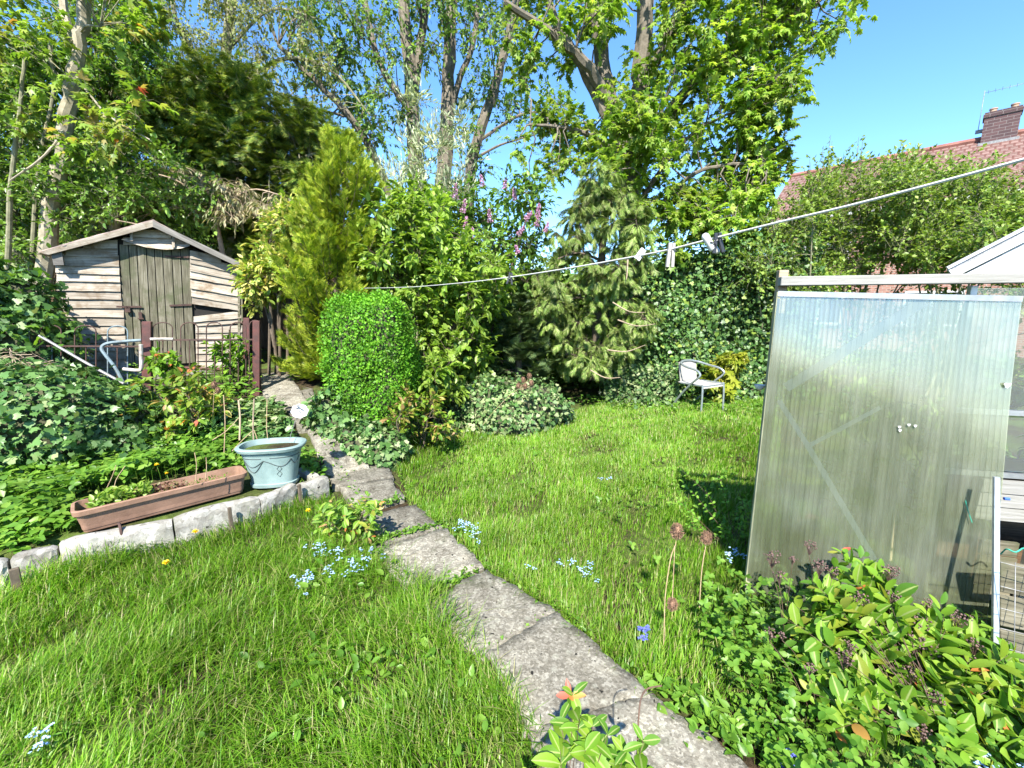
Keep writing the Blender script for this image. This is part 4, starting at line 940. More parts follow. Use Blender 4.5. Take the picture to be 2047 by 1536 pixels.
for t in (2.2, 5.6, 9.0, 12.4):
    for z in (1.0, 3.6):
        c = wf1 - hu * t + hn * .02; c = np.array([c[0], c[1], z + .6]); m = MB()
        for s in (-1, 0, 1): m.box(c + hu * .75 * s, hu * .035, hn * .04, (0, 0, .6))
        for s in (-1, 1): m.box(c + (0, 0, .6 * s), hu * .785, hn * .04, (0, 0, .035))
        fo = m.build('window', M_WHITEP, house); m = MB(); m.box(c - hn * .005, hu * .74, hn * .008, (0, 0, .58)); m.build('pane', M_GLASS, fo)
        m = MB(); m.box(c - (0, 0, .66), hu * .85, hn * .07, (0, 0, .03)); m.build('sill', M_CONC, fo)
m = MB(); g = (wf0 + wf1) / 2; m.box(np.array([g[0], g[1], 5.27]) + hn * .42, hu * np.linalg.norm(wf0 - wf1) / 2, hn * .06, (0, 0, .06)); m.build('gutter', M_WHITEP, house)
# chimney
def on_ridge(px):
    best = min(np.linspace(-9, 8, 600), key=lambda s: abs((lambda q: (q[0] / (q[1] * math.cos(TH) - (q[2] - CZ) * math.sin(TH))) * FOC + CX - px)(HR + hu * s))); return HR + hu * best
cc = on_ridge(1996); ch = bpy.data.objects.new('chimney', None); COL.objects.link(ch); ch.parent = house; ch.location = tuple(cc - np.array((18, 18, 0)))
m = MB(); m.box(cc + (0, 0, .22), hu * .46, hn * .30, (0, 0, .62)); m.box(cc + (0, 0, .78), hu * .50, hn * .34, (0, 0, .06)); m.box(cc + (0, 0, .87), hu * .47, hn * .31, (0, 0, .03)); m.build('stack', M_CHIMB, ch)
m = MB(); m.box(cc - (0, 0, .28), hu * .52, hn * .40, (0, 0, .10)); m.build('lead_flashing', M_GREYT, ch)
for s in (-.28, .26):
    V, F = loft([cc + hu * s + np.array([[math.cos(a) * r, math.sin(a) * r, z] for a in np.linspace(0, 6.283, 13)[:-1]]) for r, z in ((.11, .9), (.10, 1.02), (.12, 1.04), (.12, 1.08), (.08, 1.08), (.08, 1.0))]); tri_obj('chimney_pot', V, F, plain('buff_pot', (.33, .22, .15), .8), ch, True)
ae = bpy.data.objects.new('aerial', None); COL.objects.link(ae); ae.parent = ch
ab = cc + hu * .58; V, F = tube_tri([ab + (0, 0, .3), ab + (0, 0, 1.8)], .010, 6); tri_obj('mast', V, F, M_GREYT, ae)
V, F = tube_tri([ab + (0, 0, 1.75) - hn * .1, ab + (0, 0, 1.75) - hu * 1.1 - hn * .1], .007, 6); tri_obj('boom', V, F, M_GREYT, ae)
for k in range(6):
    q = ab + (0, 0, 1.75) - hu * (.1 + .18 * k); V, F = tube_tri([q + hn * .14, q - hn * .3], .005, 5); tri_obj('element', V, F, M_GREYT, ae)
m = MB(); m.box(ab + (0, 0, .35) - hu * .05, hu * .12, hn * .05, (0, 0, .06)); m.build('bracket', M_GREYT, ae)

# ------------------------------------------------------------------ brown board fence along the back
def fence(label, pts, h, seed, mat=M_FENCEW, name='board_fence'):
    r = np.random.default_rng(seed); p = np.array(pts, float); o = thing(name, (*p[0], float(gz(*p[0]))), label, 'fence')
    for a, b in zip(p[:-1], p[1:]):
        L = np.linalg.norm(b - a); u = np.append((b - a) / L, 0); n = np.array([-u[1], u[0], 0]); k = int(L / .15)
        for i in range(k):
            c = np.append(a, 0) + u * (i + .5) * L / k; g = float(gz(c[0], c[1])); hh = h + r.normal() * .012; m = MB()
            q = [c - u * .077 + (0, 0, g), c - u * .077 + (0, 0, g + hh), c + u * .077 + (0, 0, g + hh), c + u * .077 + (0, 0, g)]; off = n * (.012 * (i % 2) + r.normal() * .002)
            m.hexa([x + off for x in q], [x + off + n * .014 for x in q]); m.build('fence_board', mat, o)
        for i in range(int(L / 1.8) + 1):
            c = np.append(a, 0) + u * min(i * 1.8, L) + n * .06; g = float(gz(c[0], c[1])); m = MB(); m.box(c + (0, 0, g + h / 2), u * .045, n * .045, (0, 0, h / 2 + .04)); m.build('fence_post', mat, o)
        for zz in (.3, h - .3):
            c = np.append((a + b) / 2, float(gz(*((a + b) / 2))) + zz); m = MB(); m.box(c + n * .04, u * L / 2, n * .02, (0, 0, .04)); m.build('fence_rail', mat, o)
    return o
fence('brown close boarded fence behind the shed and the golden conifer', [(-9.5, 8.9), (-1.5, 9.2)], 1.75, 1)
fence('shaded brown board fence behind the lilac and the thuja', [(-1.4, 10.2), (3.4, 10.25)], 1.7, 2)

# ------------------------------------------------------------------ greenhouse and the ribbed sheet leaning on it
BL, BR = PZ(1490, 1187, 0), PZ(1972, 1273, 0)
TLp, TRp = P(1555, 584, BL[1] + .05), P(2043, 594, BR[1] + .155)
def PF(s, t, off=0.0):
    p = (BL * (1 - s) + BR * s) * (1 - t) + (TLp * (1 - s) + TRp * s) * t; return p + PFN * off
PFN = unit(np.cross(BR - BL, TLp - BL)); PFN = PFN if PFN[1] < 0 else -PFN
sheet = thing('ribbed_sheet', (BL + BR) / 2, 'tall ribbed translucent plastic sheet leaning on the greenhouse', 'plastic sheet')
def warp(s, t): return .010 * math.sin(s * 5 + 1) * math.sin(t * 3.1) + .004 * math.sin(t * 9 + s * 4)
ns, ntt = 26, 22
for off in (0, -.007):
    V = [PF(i / ns, j / ntt, off + warp(i / ns, j / ntt)) for j in range(ntt + 1) for i in range(ns + 1)]; F = []
    for j in range(ntt):
        for i in range(ns): a = j * (ns + 1) + i; F += [(a, a + 1, a + ns + 2), (a, a + ns + 2, a + ns + 1)]
    tri_obj('sheet_skin', V, F, M_SHEET, sheet, True)
M_RIB = None
def ribmat():
    m, N, L = newmat('sheet_rib'); tr = N.new('ShaderNodeBsdfTransparent'); tr.inputs[0].default_value = (.6, .64, .5, 1); df = N.new('ShaderNodeBsdfDiffuse'); df.inputs[0].default_value = (.34, .36, .26, 1)
    a = N.new('ShaderNodeMixShader'); a.inputs[0].default_value = .72; L.new(tr.outputs[0], a.inputs[1]); L.new(df.outputs[0], a.inputs[2]); out(N, L, a.outputs[0]); return m
M_RIB = ribmat(); nr_ = 46; V, F = [], []
for i in range(nr_ + 1):
    s = i / nr_; w_ = .0032
    for j in range(ntt + 1):
        t = j / ntt; V += [PF(s - w_, t, warp(s, t) - .0005), PF(s + w_, t, warp(s, t) - .0065)]
    k = i * (ntt + 1) * 2
    for j in range(ntt): a = k + j * 2; F += [(a, a + 1, a + 3), (a, a + 3, a + 2)]
tri_obj('ribs', V, F, M_RIB, sheet, kind='stuff')
m = MB(); a, b = PF(0, 1, .008), PF(1, 1, .008); q = [a - (0, 0, .022), b - (0, 0, .022), b + (0, 0, .004), a + (0, 0, .004)]; m.hexa(q, [p - PFN * .02 for p in q]); m.build('top_strip', M_ALU, sheet)
m = MB(); q = [PF(-.006, 0, .003), PF(.02, 0, .003), PF(.012, 1, .003), PF(-.004, 1, .003)]; m.hexa(q, [p - PFN * .03 for p in q])
def battmat():
    m, N, L = newmat('algae_wood'); b = N.new('ShaderNodeBsdfPrincipled'); b.inputs[0].default_value = (.23, .24, .13, 1); b.inputs['Roughness'].default_value = .8; out(N, L, b.outputs[0]); return m
m.build('side_batten', plain('algae_wood', (.30, .30, .19), .8, 0, .2, 9), sheet)
def pfpx(px, py, off):
    """the point of the (slightly twisted) sheet seen at a pixel"""
    s = t = .5
    for _ in range(25):
        q = PF(s, t); p = PPl(px, py, q, PFN); s += np.dot(p - q, BR - BL) / np.dot(BR - BL, BR - BL); h = PF(s, 1) - PF(s, 0); t += np.dot(p - PF(s, t), h) / np.dot(h, h)
    return PF(s, t, off + warp(s, t))
M_BRACE = plain('white_painted_brace', (.74, .74, .70), .6, 0, .06, 12)
M_PALEG = plain('pale_grey_paint', (.44, .45, .46), .5, 0, .1, 12)
def strip(name, a, b, w_, off, mat, par, th=.0025):
    """a flat lath that follows the sheet"""
    n = 16; A, B = np.array(a, float), np.array(b, float); c = [pfpx(*(A + (B - A) * k / n), off) for k in range(n + 1)]; d = unit(c[-1] - c[0]); sd = np.cross(d, PFN) * w_; m = MB()
    for k in range(n):
        q = [c[k] - sd, c[k + 1] - sd, c[k + 1] + sd, c[k] + sd]; m.face(q); r_ = [x - PFN * th for x in q]; m.face(r_[::-1])
        for u, v in ((0, 1), (2, 3)): m.face([q[v], q[u], r_[u], r_[v]])
    return m.build(name, mat, par)
strip('brace', (1570, 775), (1850, 602), .024, -.0022, M_BRACE, sheet); strip('brace', (1556, 800), (1615, 892), .012, -.0022, M_BRACE, sheet); strip('brace', (1615, 892), (1752, 1125), .013, -.0022, M_BRACE, sheet); strip('brace', (1615, 892), (1760, 815), .010, -.0022, M_BRACE, sheet)
for px_, py_ in ((1815, 849), (1828, 851), (1797, 860), (2012, 770), (1796, 853)):
    p = pfpx(px_, py_, .010); m = MB(); n_ = 9; ra = .006 if px_ < 2000 else .012; m.prism([p + (unit(BR - BL) * math.cos(a) + ZUP * math.sin(a)) * ra * (1 + .25 * math.sin(a * 3)) for a in np.linspace(0, 6.283, n_ + 1)[:-1]], PFN * .003); m.build('white_blob', M_WHITEP, sheet)
o = curve_obj('green_string', [pfpx(1928, 1000, .012), pfpx(1932, 1018, .014), pfpx(1936, 1030, .013), pfpx(1940, 1043, .016)], .0018, M_GREENSTR, None, 5, 3, loc=pfpx(1932, 1018, .014)); tag(o, 'short green string hanging on the ribbed sheet', 'string')
# eaves beam, posts, gable, glazing
gh = thing('greenhouse', (2.4, 2.3, 0), 'old greenhouse with white timber eaves beam, metal gable bar and dusty panes', 'greenhouse')
b0, b1 = P(1557, 573, BL[1] + .12), P(2052, 545, BR[1] + .20); bu = unit((b1 - b0) * (1, 1, 0)); bz = (b0[2] + b1[2]) / 2; b0[2] = b1[2] = bz; bn = np.array([bu[1], -bu[0], 0])
b2 = b1 + bu * 1.6
m = MB(); m.box((b0 + b2) / 2, (b2 - b0) / 2, bn * .025, (0, 0, .023)); m.build('eaves_beam', M_WHITEW, gh, bevel=.003)
def gpost(s, mat, w_, top, name='post', bot=0.0, off=.06):
    p = b0 + bu * s - bn * off; m = MB(); m.box(np.array([p[0], p[1], (top + bot) / 2]), bu * w_, bn * w_, (0, 0, (top - bot) / 2)); return m.build(name, mat, gh, bevel=.002)
gpost(.03, M_STAKEW, .022, bz + .06); gpost(.86, M_ALU, .014, bz - .03, 'glazing_bar'); gpost(1.30, M_ALU, .016, bz - .03, 'glazing_bar'); gpost(2.3, M_ALU, .016, bz - .03, 'glazing_bar')
def gwall(s0, s1, z0, z1, mat, name, th=.006, off=.085):
    p, q_ = b0 + bu * s0 - bn * off, b0 + bu * s1 - bn * off; m = MB(); q = [np.array([p[0], p[1], z0]), np.array([q_[0], q_[1], z0]), np.array([q_[0], q_[1], z1]), np.array([p[0], p[1], z1])]; m.hexa(q, [x - bn * th for x in q]); return m.build(name, mat, gh)
for s0, s1 in ((.88, 1.28), (1.32, 2.28)):
    gwall(s0, s1, 1.06, bz - .04, M_GLASS, 'pane'); gwall(s0, s1, .74, 1.03, M_GLASS, 'pane')
    for z in (1.045, .72): gwall(s0, s1, z - .013, z + .013, M_ALU, 'glazing_rail', .02, .075)
    for k in range(3): gwall(max(s0, 1.06), s1, .70 - .075 * (k + 1), .70 - .075 * k - .006, M_WHITEW, 'white_board', .016, .07 + .004 * k)
    for k in range(4): gwall(max(s0, 1.12), s1, .02 + .085 * k, .02 + .085 * k + .078, M_DOORW, 'rotten_board', .016, .085 + .006 * (k % 2))
gwall(1.1, 2.28, 0, .73, M_FENCEW, 'inside_shade_board', .02, .34)  # added board; its brown stands for the shade inside the greenhouse
# metal strip leaning beside the sheet, wire mesh, white kerb stone
o = MB(); p, q_ = P(1994, 955, 1.80), P(1991, 1420, 1.52); d = unit(q_ - p); o.hexa([p - bu * .010, q_ - bu * .010, q_ + bu * .010, p + bu * .010], [x - bn * .012 for x in (p - bu * .010, q_ - bu * .010, q_ + bu * .010, p + bu * .010)])
tag(o.build('metal_strip', M_ALU, None, loc=q_), 'narrow grey metal strip leaning beside the ribbed sheet', 'metal strip')
wm = thing('wire_mesh', P(2030, 1300, 1.6), 'square wire mesh panel in front of the rotten greenhouse boards', 'wire mesh')
def wmp(x, y): return P(x, y, 1.62 - (y - 1100) / 320 * .12 if y > 900 else 1.6)
for k, y in enumerate((1130, 1178, 1222, 1262, 1300, 1336, 1370, 1400)):
    V, F = tube_tri([wmp(2000, y - 6), wmp(2110, y + 22)], .0016, 5); tri_obj('wire', V, F, M_GREYT, wm)
for x in (2030, 2068, 2105):
    V, F = tube_tri([wmp(x, 1125), wmp(x - 4, 1408)], .0016, 5); tri_obj('wire', V, F, M_GREYT, wm)
rbd = thing('rotten_boards', P(2040, 1370, 1.68), 'greenish rotten boards stacked flat on edge behind the wire mesh', 'boards')
for k in range(4):
    y0 = 1122 + 68 * k; f_ = lambda x, y: P(x, y, 1.70 - .028 * k); q = [f_(2000, y0 + 62), f_(2240, y0 + 110), f_(2240, y0 + 44 + 6 * k), f_(2000, y0 + 2)]; m = MB(); m.hexa(q, [p + (.006, .022, 0) for p in q]); m.build('rotten_board', M_DOORW, rbd, bevel=.003)
m = MB(); c = PZ(2030, 1450, .09); m.box(c - (0, 0, .05), bu * .26, bn * .07, (0, 0, .07)); tag(m.build('kerb_stone', M_STONE, None, bevel=.012, loc=c), 'pale concrete kerb stone at the foot of the wire mesh', 'kerb stone')
m = MB(); c = P(2007, 997, 1.86); V, F = tube_tri([c, c + bu * .02], .007, 8); tag(tri_obj('blue_cap', V, F, M_BLUEPL, None, True, loc=c), 'small blue plastic cap on the greenhouse boards', 'cap')
o = curve_obj('green_string', [P(2000, 1108, 1.75), P(2012, 1098, 1.72), P(2030, 1104, 1.7), P(2047, 1096, 1.7), P(2056, 1110, 1.7)], .003, M_GREENSTR, None, 5, 4, loc=P(2000, 1108, 1.75)); tag(o, 'green string tied round the wire mesh top', 'string')
# gable: sloping bar over pale sheet
ga, gb = P(1898, 545, 2.62), P(2060, 462, 2.47); gu = unit(gb - ga); gr = gb + gu * .9; gnn = unit(np.cross(gu, (0, 0, 1))); gnn = gnn if gnn[1] < 0 else -gnn; gv = unit(np.cross(gu, gnn)); gv = gv if gv[2] > 0 else -gv
for off, hw, pr in ((0, .020, .0), (.030, .008, .012), (-.028, .009, .008)):
    m = MB(); m.box((ga + gr) / 2 + gv * off + gnn * pr, (gr - ga) / 2, gnn * .012, gv * hw); m.build('gable_bar', M_PALEG, gh)
m = MB(); q = [ga + (0, 0, -.06), np.array([gr[0], gr[1], ga[2] - .06]), gr - (0, 0, .03)]; m.prism(q, -gnn * .006); m.build('gable_sheet', plain('grey_gable_sheet', (.62, .63, .63), .6, 0, .12, 9), gh)
gdir = unit(np.array([1., .35, 0])) * 2.2
m = MB(); q = [ga, gr, gr + gdir, ga + gdir]; m.prism(q, np.array([0, 0, -.006])); m.build('roof_pane', M_GLASS, gh)
for t in (0, .33, .66, 1):
    m = MB(); c = ga + gdir * t; c2 = gr + gdir * t; m.box((c + c2) / 2 + (0, 0, .02), (c2 - c) / 2, gnn * .012, gv * .014); m.build('roof_bar', M_ALU, gh)
# stakes inside
for k, (x0, x1, y0, y1) in enumerate(((1768, 1772, 835, 1020), (1742, 1744, 890, 1000), (1800, 1790, 760, 1030))):
    p, q_ = P(x1, y1, 2.45), P(x0, y0, 2.5); p = np.array([p[0], p[1], 0.]); m = MB(); m.box((p + q_) / 2, (q_ - p) / 2, bu * .016, bn * .010); tag(m.build('wooden_stake', M_STAKEW, None, loc=p), ('upright brown stake showing dimly in the middle of the ribbed sheet', 'shortest brown stake behind the ribbed sheet', 'tallest brown stake behind the ribbed sheet')[k], 'stake')
o = thing('hanging_ladle', P(1520, 775, 2.3), 'small white ladle sticking out beside the ribbed sheet', 'ladle'); c = P(1519, 771, 2.3)
V, F = loft([c + np.array([[math.cos(a) * r, math.sin(a) * r, z] for a in np.linspace(0, 6.283, 17)[:-1]]) for r, z in ((.005, -.024), (.018, -.019), (.026, -.006), (.028, .004), (.025, .002), (.015, -.014))]); tri_obj('bowl', V, F, M_WHITEP, o, True)
V, F = tube_tri([c + (.025, 0, .002), P(1560, 768, 2.34)], .0035, 6); tri_obj('handle', V, F, M_WHITEP, o, True)

# ------------------------------------------------------------------ garden chair
cf = unit(np.array([.50, -.866, 0])); cr = np.array([-cf[1], cf[0], 0]); cb = np.array([2.95, 6.58, 0.0]); chair = thing('garden_chair', cb, 'white woven garden chair with curved grey metal arms on the far lawn', 'chair')
def CHp(x, y, z): return cb + cr * x - cf * y + np.array([0, 0, z])
half = [(-.27, .30, -.01), (-.285, .12, .24), (-.29, -.06, .44), (-.295, -.17, .54), (-.285, -.20, .60), (-.275, -.12, .655), (-.265, .06, .685), (-.22, .20, .72), (-.11, .265, .745)]
full = half + [(0, .275, .75)] + [(-x, y, z) for x, y, z in half[::-1]]
V, F = tube_tri(smooth_path([CHp(*p) for p in full], 5), .0165, 8); tri_obj('arm_frame', V, F, M_CHAIRM, chair, True)
for s in (-1, 1):
    V, F = tube_tri(smooth_path([CHp(s * .245, .16, .42), CHp(s * .25, -.19, .425), CHp(s * .255, -.235, .395), CHp(s * .265, -.25, -.01)], 5), .0145, 8); tri_obj('leg', V, F, M_CHAIRM, chair, True)
def surf(name, fn, nu, nv, th):
    m = MB(); g = [[np.array(fn(i / nu, j / nv)) for i in range(nu + 1)] for j in range(nv + 1)]
    for j in range(nv):
        for i in range(nu):
            q = [g[j][i], g[j][i + 1], g[j + 1][i + 1], g[j + 1][i]]; u0, u1, v0, v1 = i / nu * .46, (i + 1) / nu * .46, j / nv * .4, (j + 1) / nv * .4
            uv = [(u0, v0), (u1, v0), (u1, v1), (u0, v1)]; m.face(q, uv); m.face([p + th for p in q][::-1], uv[::-1])
    return m.build(name, M_WICKER, chair, True, weld=False)
surf('seat', lambda u, v: CHp((u - .5) * .49, -.235 + .45 * v, .432 - .018 * math.sin(math.pi * v) + (-.04 * max(0, (.12 - v) / .12) ** 2)), 10, 10, np.array([0, 0, -.008]))
surf('backrest', lambda u, v: CHp((u - .5) * (.40 + .02 * v), .215 + .045 * v + .03 * (1 - (2 * u - 1) ** 2), .43 + .305 * v), 10, 6, -cf * -.008)
for k in range(15):
    u = (k + .5) / 15; V, F = tube_tri([CHp((u - .5) * (.40 + .02 * v), .208 + .045 * v + .03 * (1 - (2 * u - 1) ** 2), .435 + .30 * v) for v in np.linspace(0, 1, 4)], .008, 6); tri_obj('woven_cord', V, F, M_WICKER, chair, True)
V, F = tube_tri([CHp(-.25, -.22, .415), CHp(.25, -.22, .415)], .010, 7); tri_obj('front_bar', V, F, M_CHAIRM, chair, True)

# ------------------------------------------------------------------ clothes line and pegs
def CLd(px): return 1 / (.167 + .00085 * (px - 700))
cl = [(690, 577), (800, 575), (900, 568), (1000, 557), (1140, 536), (1275, 512), (1343, 498), (1430, 476), (1560, 444), (1700, 411), (1880, 364), (2047, 319), (2200, 277)]
cpts = [P(x, y, CLd(x)) for x, y in cl]
o = curve_obj('clothes_line', cpts, .0030, M_CORD, None, 6, 6, loc=cpts[0]); tag(o, 'white clothes line rising across the garden from left to right', 'clothes line')
def peg_at(px, py, L, mat, label, tilt, wood=True, spread=.1, hang=.35):
    c = P(px, py, CLd(px)); k = np.array([math.sin(tilt), 0, math.cos(tilt)]); a = unit(np.cross(k, (0, 1, 0))); dp = np.array([0, 1., 0]); o = thing('clothes_peg', c, label, 'peg', 'pegs on the clothes line')
    for s in (-1, 1):
        up, lo = c + k * L * hang + a * s * .0052, c - k * L * (1 - hang) + a * s * (.0052 + spread * L * .5); m = MB(); mid = c - k * L * .05 + a * s * .006
        for p, q_, w0 in ((up, mid, .0048), (mid, lo, .0048)):
            d = unit(q_ - p); sd = np.cross(d, dp); m.box((p + q_) / 2, (q_ - p) / 2, sd * w0, dp * (.006 if wood else .0045))
        m.build('prong', mat, o, bevel=.0012)
    V, F = tube_tri([c - k * L * .07 + a * x * .013 + dp * (.007 + .002 * math.sin(j * 2)) * (1 if j % 2 else -1) for j, x in enumerate(np.linspace(-1, 1, 7))], .0014, 5); tri_obj('spring', V, F, M_GREYT, o)
    return c
peg_at(1342, 499, .075, M_PEGW, 'upright bleached wooden peg on the clothes line', 0.03, True, .07, .26)
peg_at(1279, 510, .042, M_WHITEP, 'small white peg tilted on the clothes line left of the wooden peg', .6, False, .04, .55)
peg_at(1020, 556, .060, M_BLACK, 'small dark peg, farthest along the clothes line', .15, False, .3, .45)
peg_at(1435, 478, .056, M_BLACK, 'black peg on the clothes line beside the big white one', -.12, False, .28, .3)
# the big white peg is one rounded bar with its partner
c = P(1422, 487, CLd(1422) - .012); o = thing('clothes_peg', c, 'large rounded white plastic peg on the clothes line', 'peg', 'pegs on the clothes line')
for off, e0, e1, r_ in ((0, (1410, 473), (1424, 497), .0108), (.014, (1424, 489), (1433, 503), .0085)):
    p, q_ = P(*e0, CLd(1422) - .012 + off), P(*e1, CLd(1422) - .012 + off); d = unit(q_ - p); n_ = 7; tt = np.linspace(-1, 1, n_)
    pts = [p - d * r_ * .8, p - d * r_ * .4, p, (p + q_) / 2, q_, q_ + d * r_ * .4, q_ + d * r_ * .8]; V, F = tube_tri(pts, [r_ * .45, r_ * .85, r_, r_ * .92, r_, r_ * .85, r_ * .45], 10); tri_obj('prong', V, F, M_WHITEP, o, True)
V, F = tube_tri(smooth_path([P(1420, 484, CLd(1422) - .024), P(1430, 488, CLd(1422) - .024), P(1430, 496, CLd(1422) - .02), P(1424, 498, CLd(1422) - .02)], 4), .0016, 5); tri_obj('spring', V, F, M_BLACK, o)

# ------------------------------------------------------------------ wire hook, teasels, dandelions, small flowers
o = curve_obj('wire_hook', [P(1272, 1560, .92), P(1274, 1500, .93), P(1277, 1430, .96), P(1282, 1395, .98), P(1295, 1377, 1.0), P(1323, 1371, 1.0)], .0022, M_BROWNST, None, 6, 5, loc=P(1272, 1560, .92)); tag(o, 'thin dark hooked wire rising over the near paving slab', 'wire')
def teasel(heads, label, stem, r_, Y, sd):
    r = np.random.default_rng(sd); o = thing('teasel', P(*stem[0], Y), label, 'teasel')
    V, F = tube_tri(smooth_path([P(*q, Y) for q in stem], 4), .0022, 5); tri_obj('stem', V, F, M_STRAW, o, True)
    for hx, hy, k in heads:
        c = P(hx, hy, Y); rr = r_ * k; lo = P(hx - 1, hy + rr * 1.2 / Y * FOC, Y)
        nb = int(math.hypot(hx - stem[-1][0], hy - stem[-1][1]))
        if nb > 8: V, F = tube_tri(smooth_path([P(*stem[-1], Y), (P(*stem[-1], Y) + lo) / 2 + (0, 0, -.01), lo], 4), .0018, 5); tri_obj('stem', V, F, M_STRAW, o, True)
        d = rdir(r, 420); d[:, 2] *= 1.0; p = c + d * (.78, .78, 1.2) * rr * .8; Vp, Fp = scatter('thin', p, unit(d + (0, 0, .5)), rdir(r, 420), rr * r.uniform(.35, .6, 420))
        Vc, Fc = loft([c + np.array([[math.cos(a) * .78 * rr * q, math.sin(a) * .78 * rr * q, z * rr * 1.2] for a in np.linspace(0, 6.283, 11)[:-1]]) for q, z in ((.1, -.85), (.6, -.6), (.82, -.1), (.72, .4), (.4, .75), (.05, .88))])
        V, F = cat_tri([(Vp, Fp), (Vc, np.array(Fc))]); tri_obj('seed_head', V, F, M_TEASEL, o)
        sp_ = unit(r.normal(size=(7, 3)) * (1, 1, .2)); sp_[:, 2] = abs(sp_[:, 2]) + .4; V, F = twig_tris(np.stack([np.repeat(lo[None], 7, 0), lo + sp_ * rr * .8, lo + sp_ * rr * 1.5 + (0, 0, rr * .5)], 1), .0009); tri_obj('bract', V, F, M_STRAW, o, kind='stuff')
teasel([(1353, 1062, 1.0), (1344, 1208, .85)], 'dry brown teasel on a tall stem at the lawn edge near the path', [(1325, 1330), (1328, 1250), (1330, 1190), (1340, 1120), (1349, 1092)], .028, 1.72, 1)
teasel([(1412, 1075, .92)], 'single teasel head right of the tall teasel, before the shaded grass', [(1398, 1215), (1402, 1150), (1408, 1105)], .028, 1.85, 2)
teasel([(1036, 772, .8), (1046, 760, .8), (1058, 752, .8), (1062, 766, .8), (1050, 772, .8)], 'cluster of small brown teasel heads above the pale ivy bank', [(965, 850), (990, 820), (1020, 790), (1036, 778)], .035, 4.95, 3)
teasel([(428, 770, .8), (436, 780, .7)], 'pair of teasel heads in the shrub by the railing', [(425, 840), (427, 800), (428, 785)], .035, 4.1, 4)
rd_ = np.random.default_rng(9)
def dandelion(px, py, sz, label, dz=.09):
    c = G(px, py, dz); c[2] += dz; b = np.array([c[0], c[1] + .02, float(gz(c[0], c[1] + .02))]); o = thing('dandelion', b, label, 'flower')
    V, F = tube_tri([b, (b + c) / 2 + (.006, 0, 0), c], .0018, 5); tri_obj('stem', V, F, L_COVER, o)
    n = 70; d = unit(np.column_stack([rd_.normal(size=(n, 2)), rd_.uniform(.1, 1.4, n)])); V, F = scatter('thin', np.repeat(c[None], n, 0), d, np.repeat([[0, 0, 1.]], n, 0), sz * rd_.uniform(.8, 1.05, n), 1.6); tri_obj('petals', V, F, M_YELLOW, o, kind='stuff')
for a in ((332, 1126, .022, 'dandelion flower in the lawn, closest to the camera'), (390, 1064, .022, 'dandelion flower beside the white edging stones under the trough'), (616, 1022, .021, 'dandelion flower left of the reddish leafy plant by the path')): dandelion(*a)
for a in ((313, 930, .020, 'yellow flower among the bed leaves behind the trough'), (333, 947, .014, 'small yellow flower just behind the trough rim')): dandelion(*a, dz=.17)
def fmn(name, label, pts, n, sp_, mat, sz, h, seed, cat='flowers'):
    r = np.random.default_rng(seed); q = []
    for i in range(n):
        px_, py_ = pts[r.integers(len(pts))]; g = PZ(px_, py_, h * .8); q.append((g[0] + r.normal() * sp_, g[1] + r.normal() * sp_, 0))
    q = np.array(q); q[:, 2] = gz(q[:, 0], q[:, 1]); tip = q + np.column_stack([r.normal(size=(n, 2)) * .015, h * r.uniform(.65, 1.15, n)]); o = thing(name, q.mean(0), label, cat)
    V, F = twig_tris(np.stack([q, (q + tip) / 2 + (.004, 0, 0), tip], 1), .0012); tri_obj('stems', V, F, L_COVER, o, kind='stuff')
    k = 6; c = np.repeat(tip, k, 0) + r.normal(size=(n * k, 3)) * (.010, .010, .007); P5, D5 = [], []
    for a in range(5):
        t = a * 1.2566; P5.append(c); D5.append(np.repeat([[math.cos(t), math.sin(t), .15]], n * k, 0))
    V, F = scatter('small', np.concatenate(P5), np.concatenate(D5) + r.normal(size=(n * k * 5, 3)) * .15, np.repeat([[0, -.35, 1.]], n * k * 5, 0), sz, 1.1); tri_obj('petals', V, F, mat, o, kind='stuff')
    m_ = n * 3; lp = np.repeat(q, 3, 0) + np.column_stack([r.normal(size=(m_, 2)) * .02, r.uniform(.01, h * .7, m_)]); V, F = scatter('oval', lp, unit(r.normal(size=(m_, 3)) * (1, 1, .3) + (0, 0, .3)), np.repeat([[0, 0, 1.]], m_, 0), .035, .6); tri_obj('leaves', V, F, L_COVER, o, kind='stuff')
fmn('forget_me_nots', 'wide patch of pale blue forget-me-nots below the reddish leafy plant', [(640, 1100), (670, 1110), (700, 1115), (720, 1128), (735, 1105), (660, 1130), (612, 1160), (690, 1145)], 46, .04, M_FMN, .0058, .10, 1)
fmn('forget_me_nots', 'blue forget-me-nots at the right edge of the path', [(926, 1040), (935, 1052), (945, 1068), (955, 1078), (922, 1048)], 16, .018, M_FMN, .0062, .11, 2)
fmn('forget_me_nots', 'scattered blue forget-me-nots in the lawn left of the teasel', [(1128, 1128), (1152, 1128), (1160, 1145), (1178, 1132), (1182, 1155), (1055, 1132)], 15, .018, M_FMN, .0056, .09, 3)
fmn('forget_me_nots', 'blue forget-me-nots in the shaded grass beside the ribbed sheet', [(1460, 1110), (1472, 1108), (1467, 1126), (1215, 962)], 10, .02, M_FMN, .0065, .12, 4)
fmn('forget_me_nots', 'tiny blue flowers at the bottom left of the lawn', [(90, 1476), (84, 1470), (96, 1480)], 6, .008, M_FMN, .006, .11, 5)
fmn('bluebells', 'pair of deep blue flowers between path and teasel', [(1276, 1270), (1301, 1265)], 4, .006, M_BLUEB, .010, .08, 6)
fmn('bluebells', 'dull blue flowers in the clover near the bottom edge', [(1553, 1490), (1570, 1508), (1556, 1500)], 6, .01, M_BLUEB, .010, .07, 7)
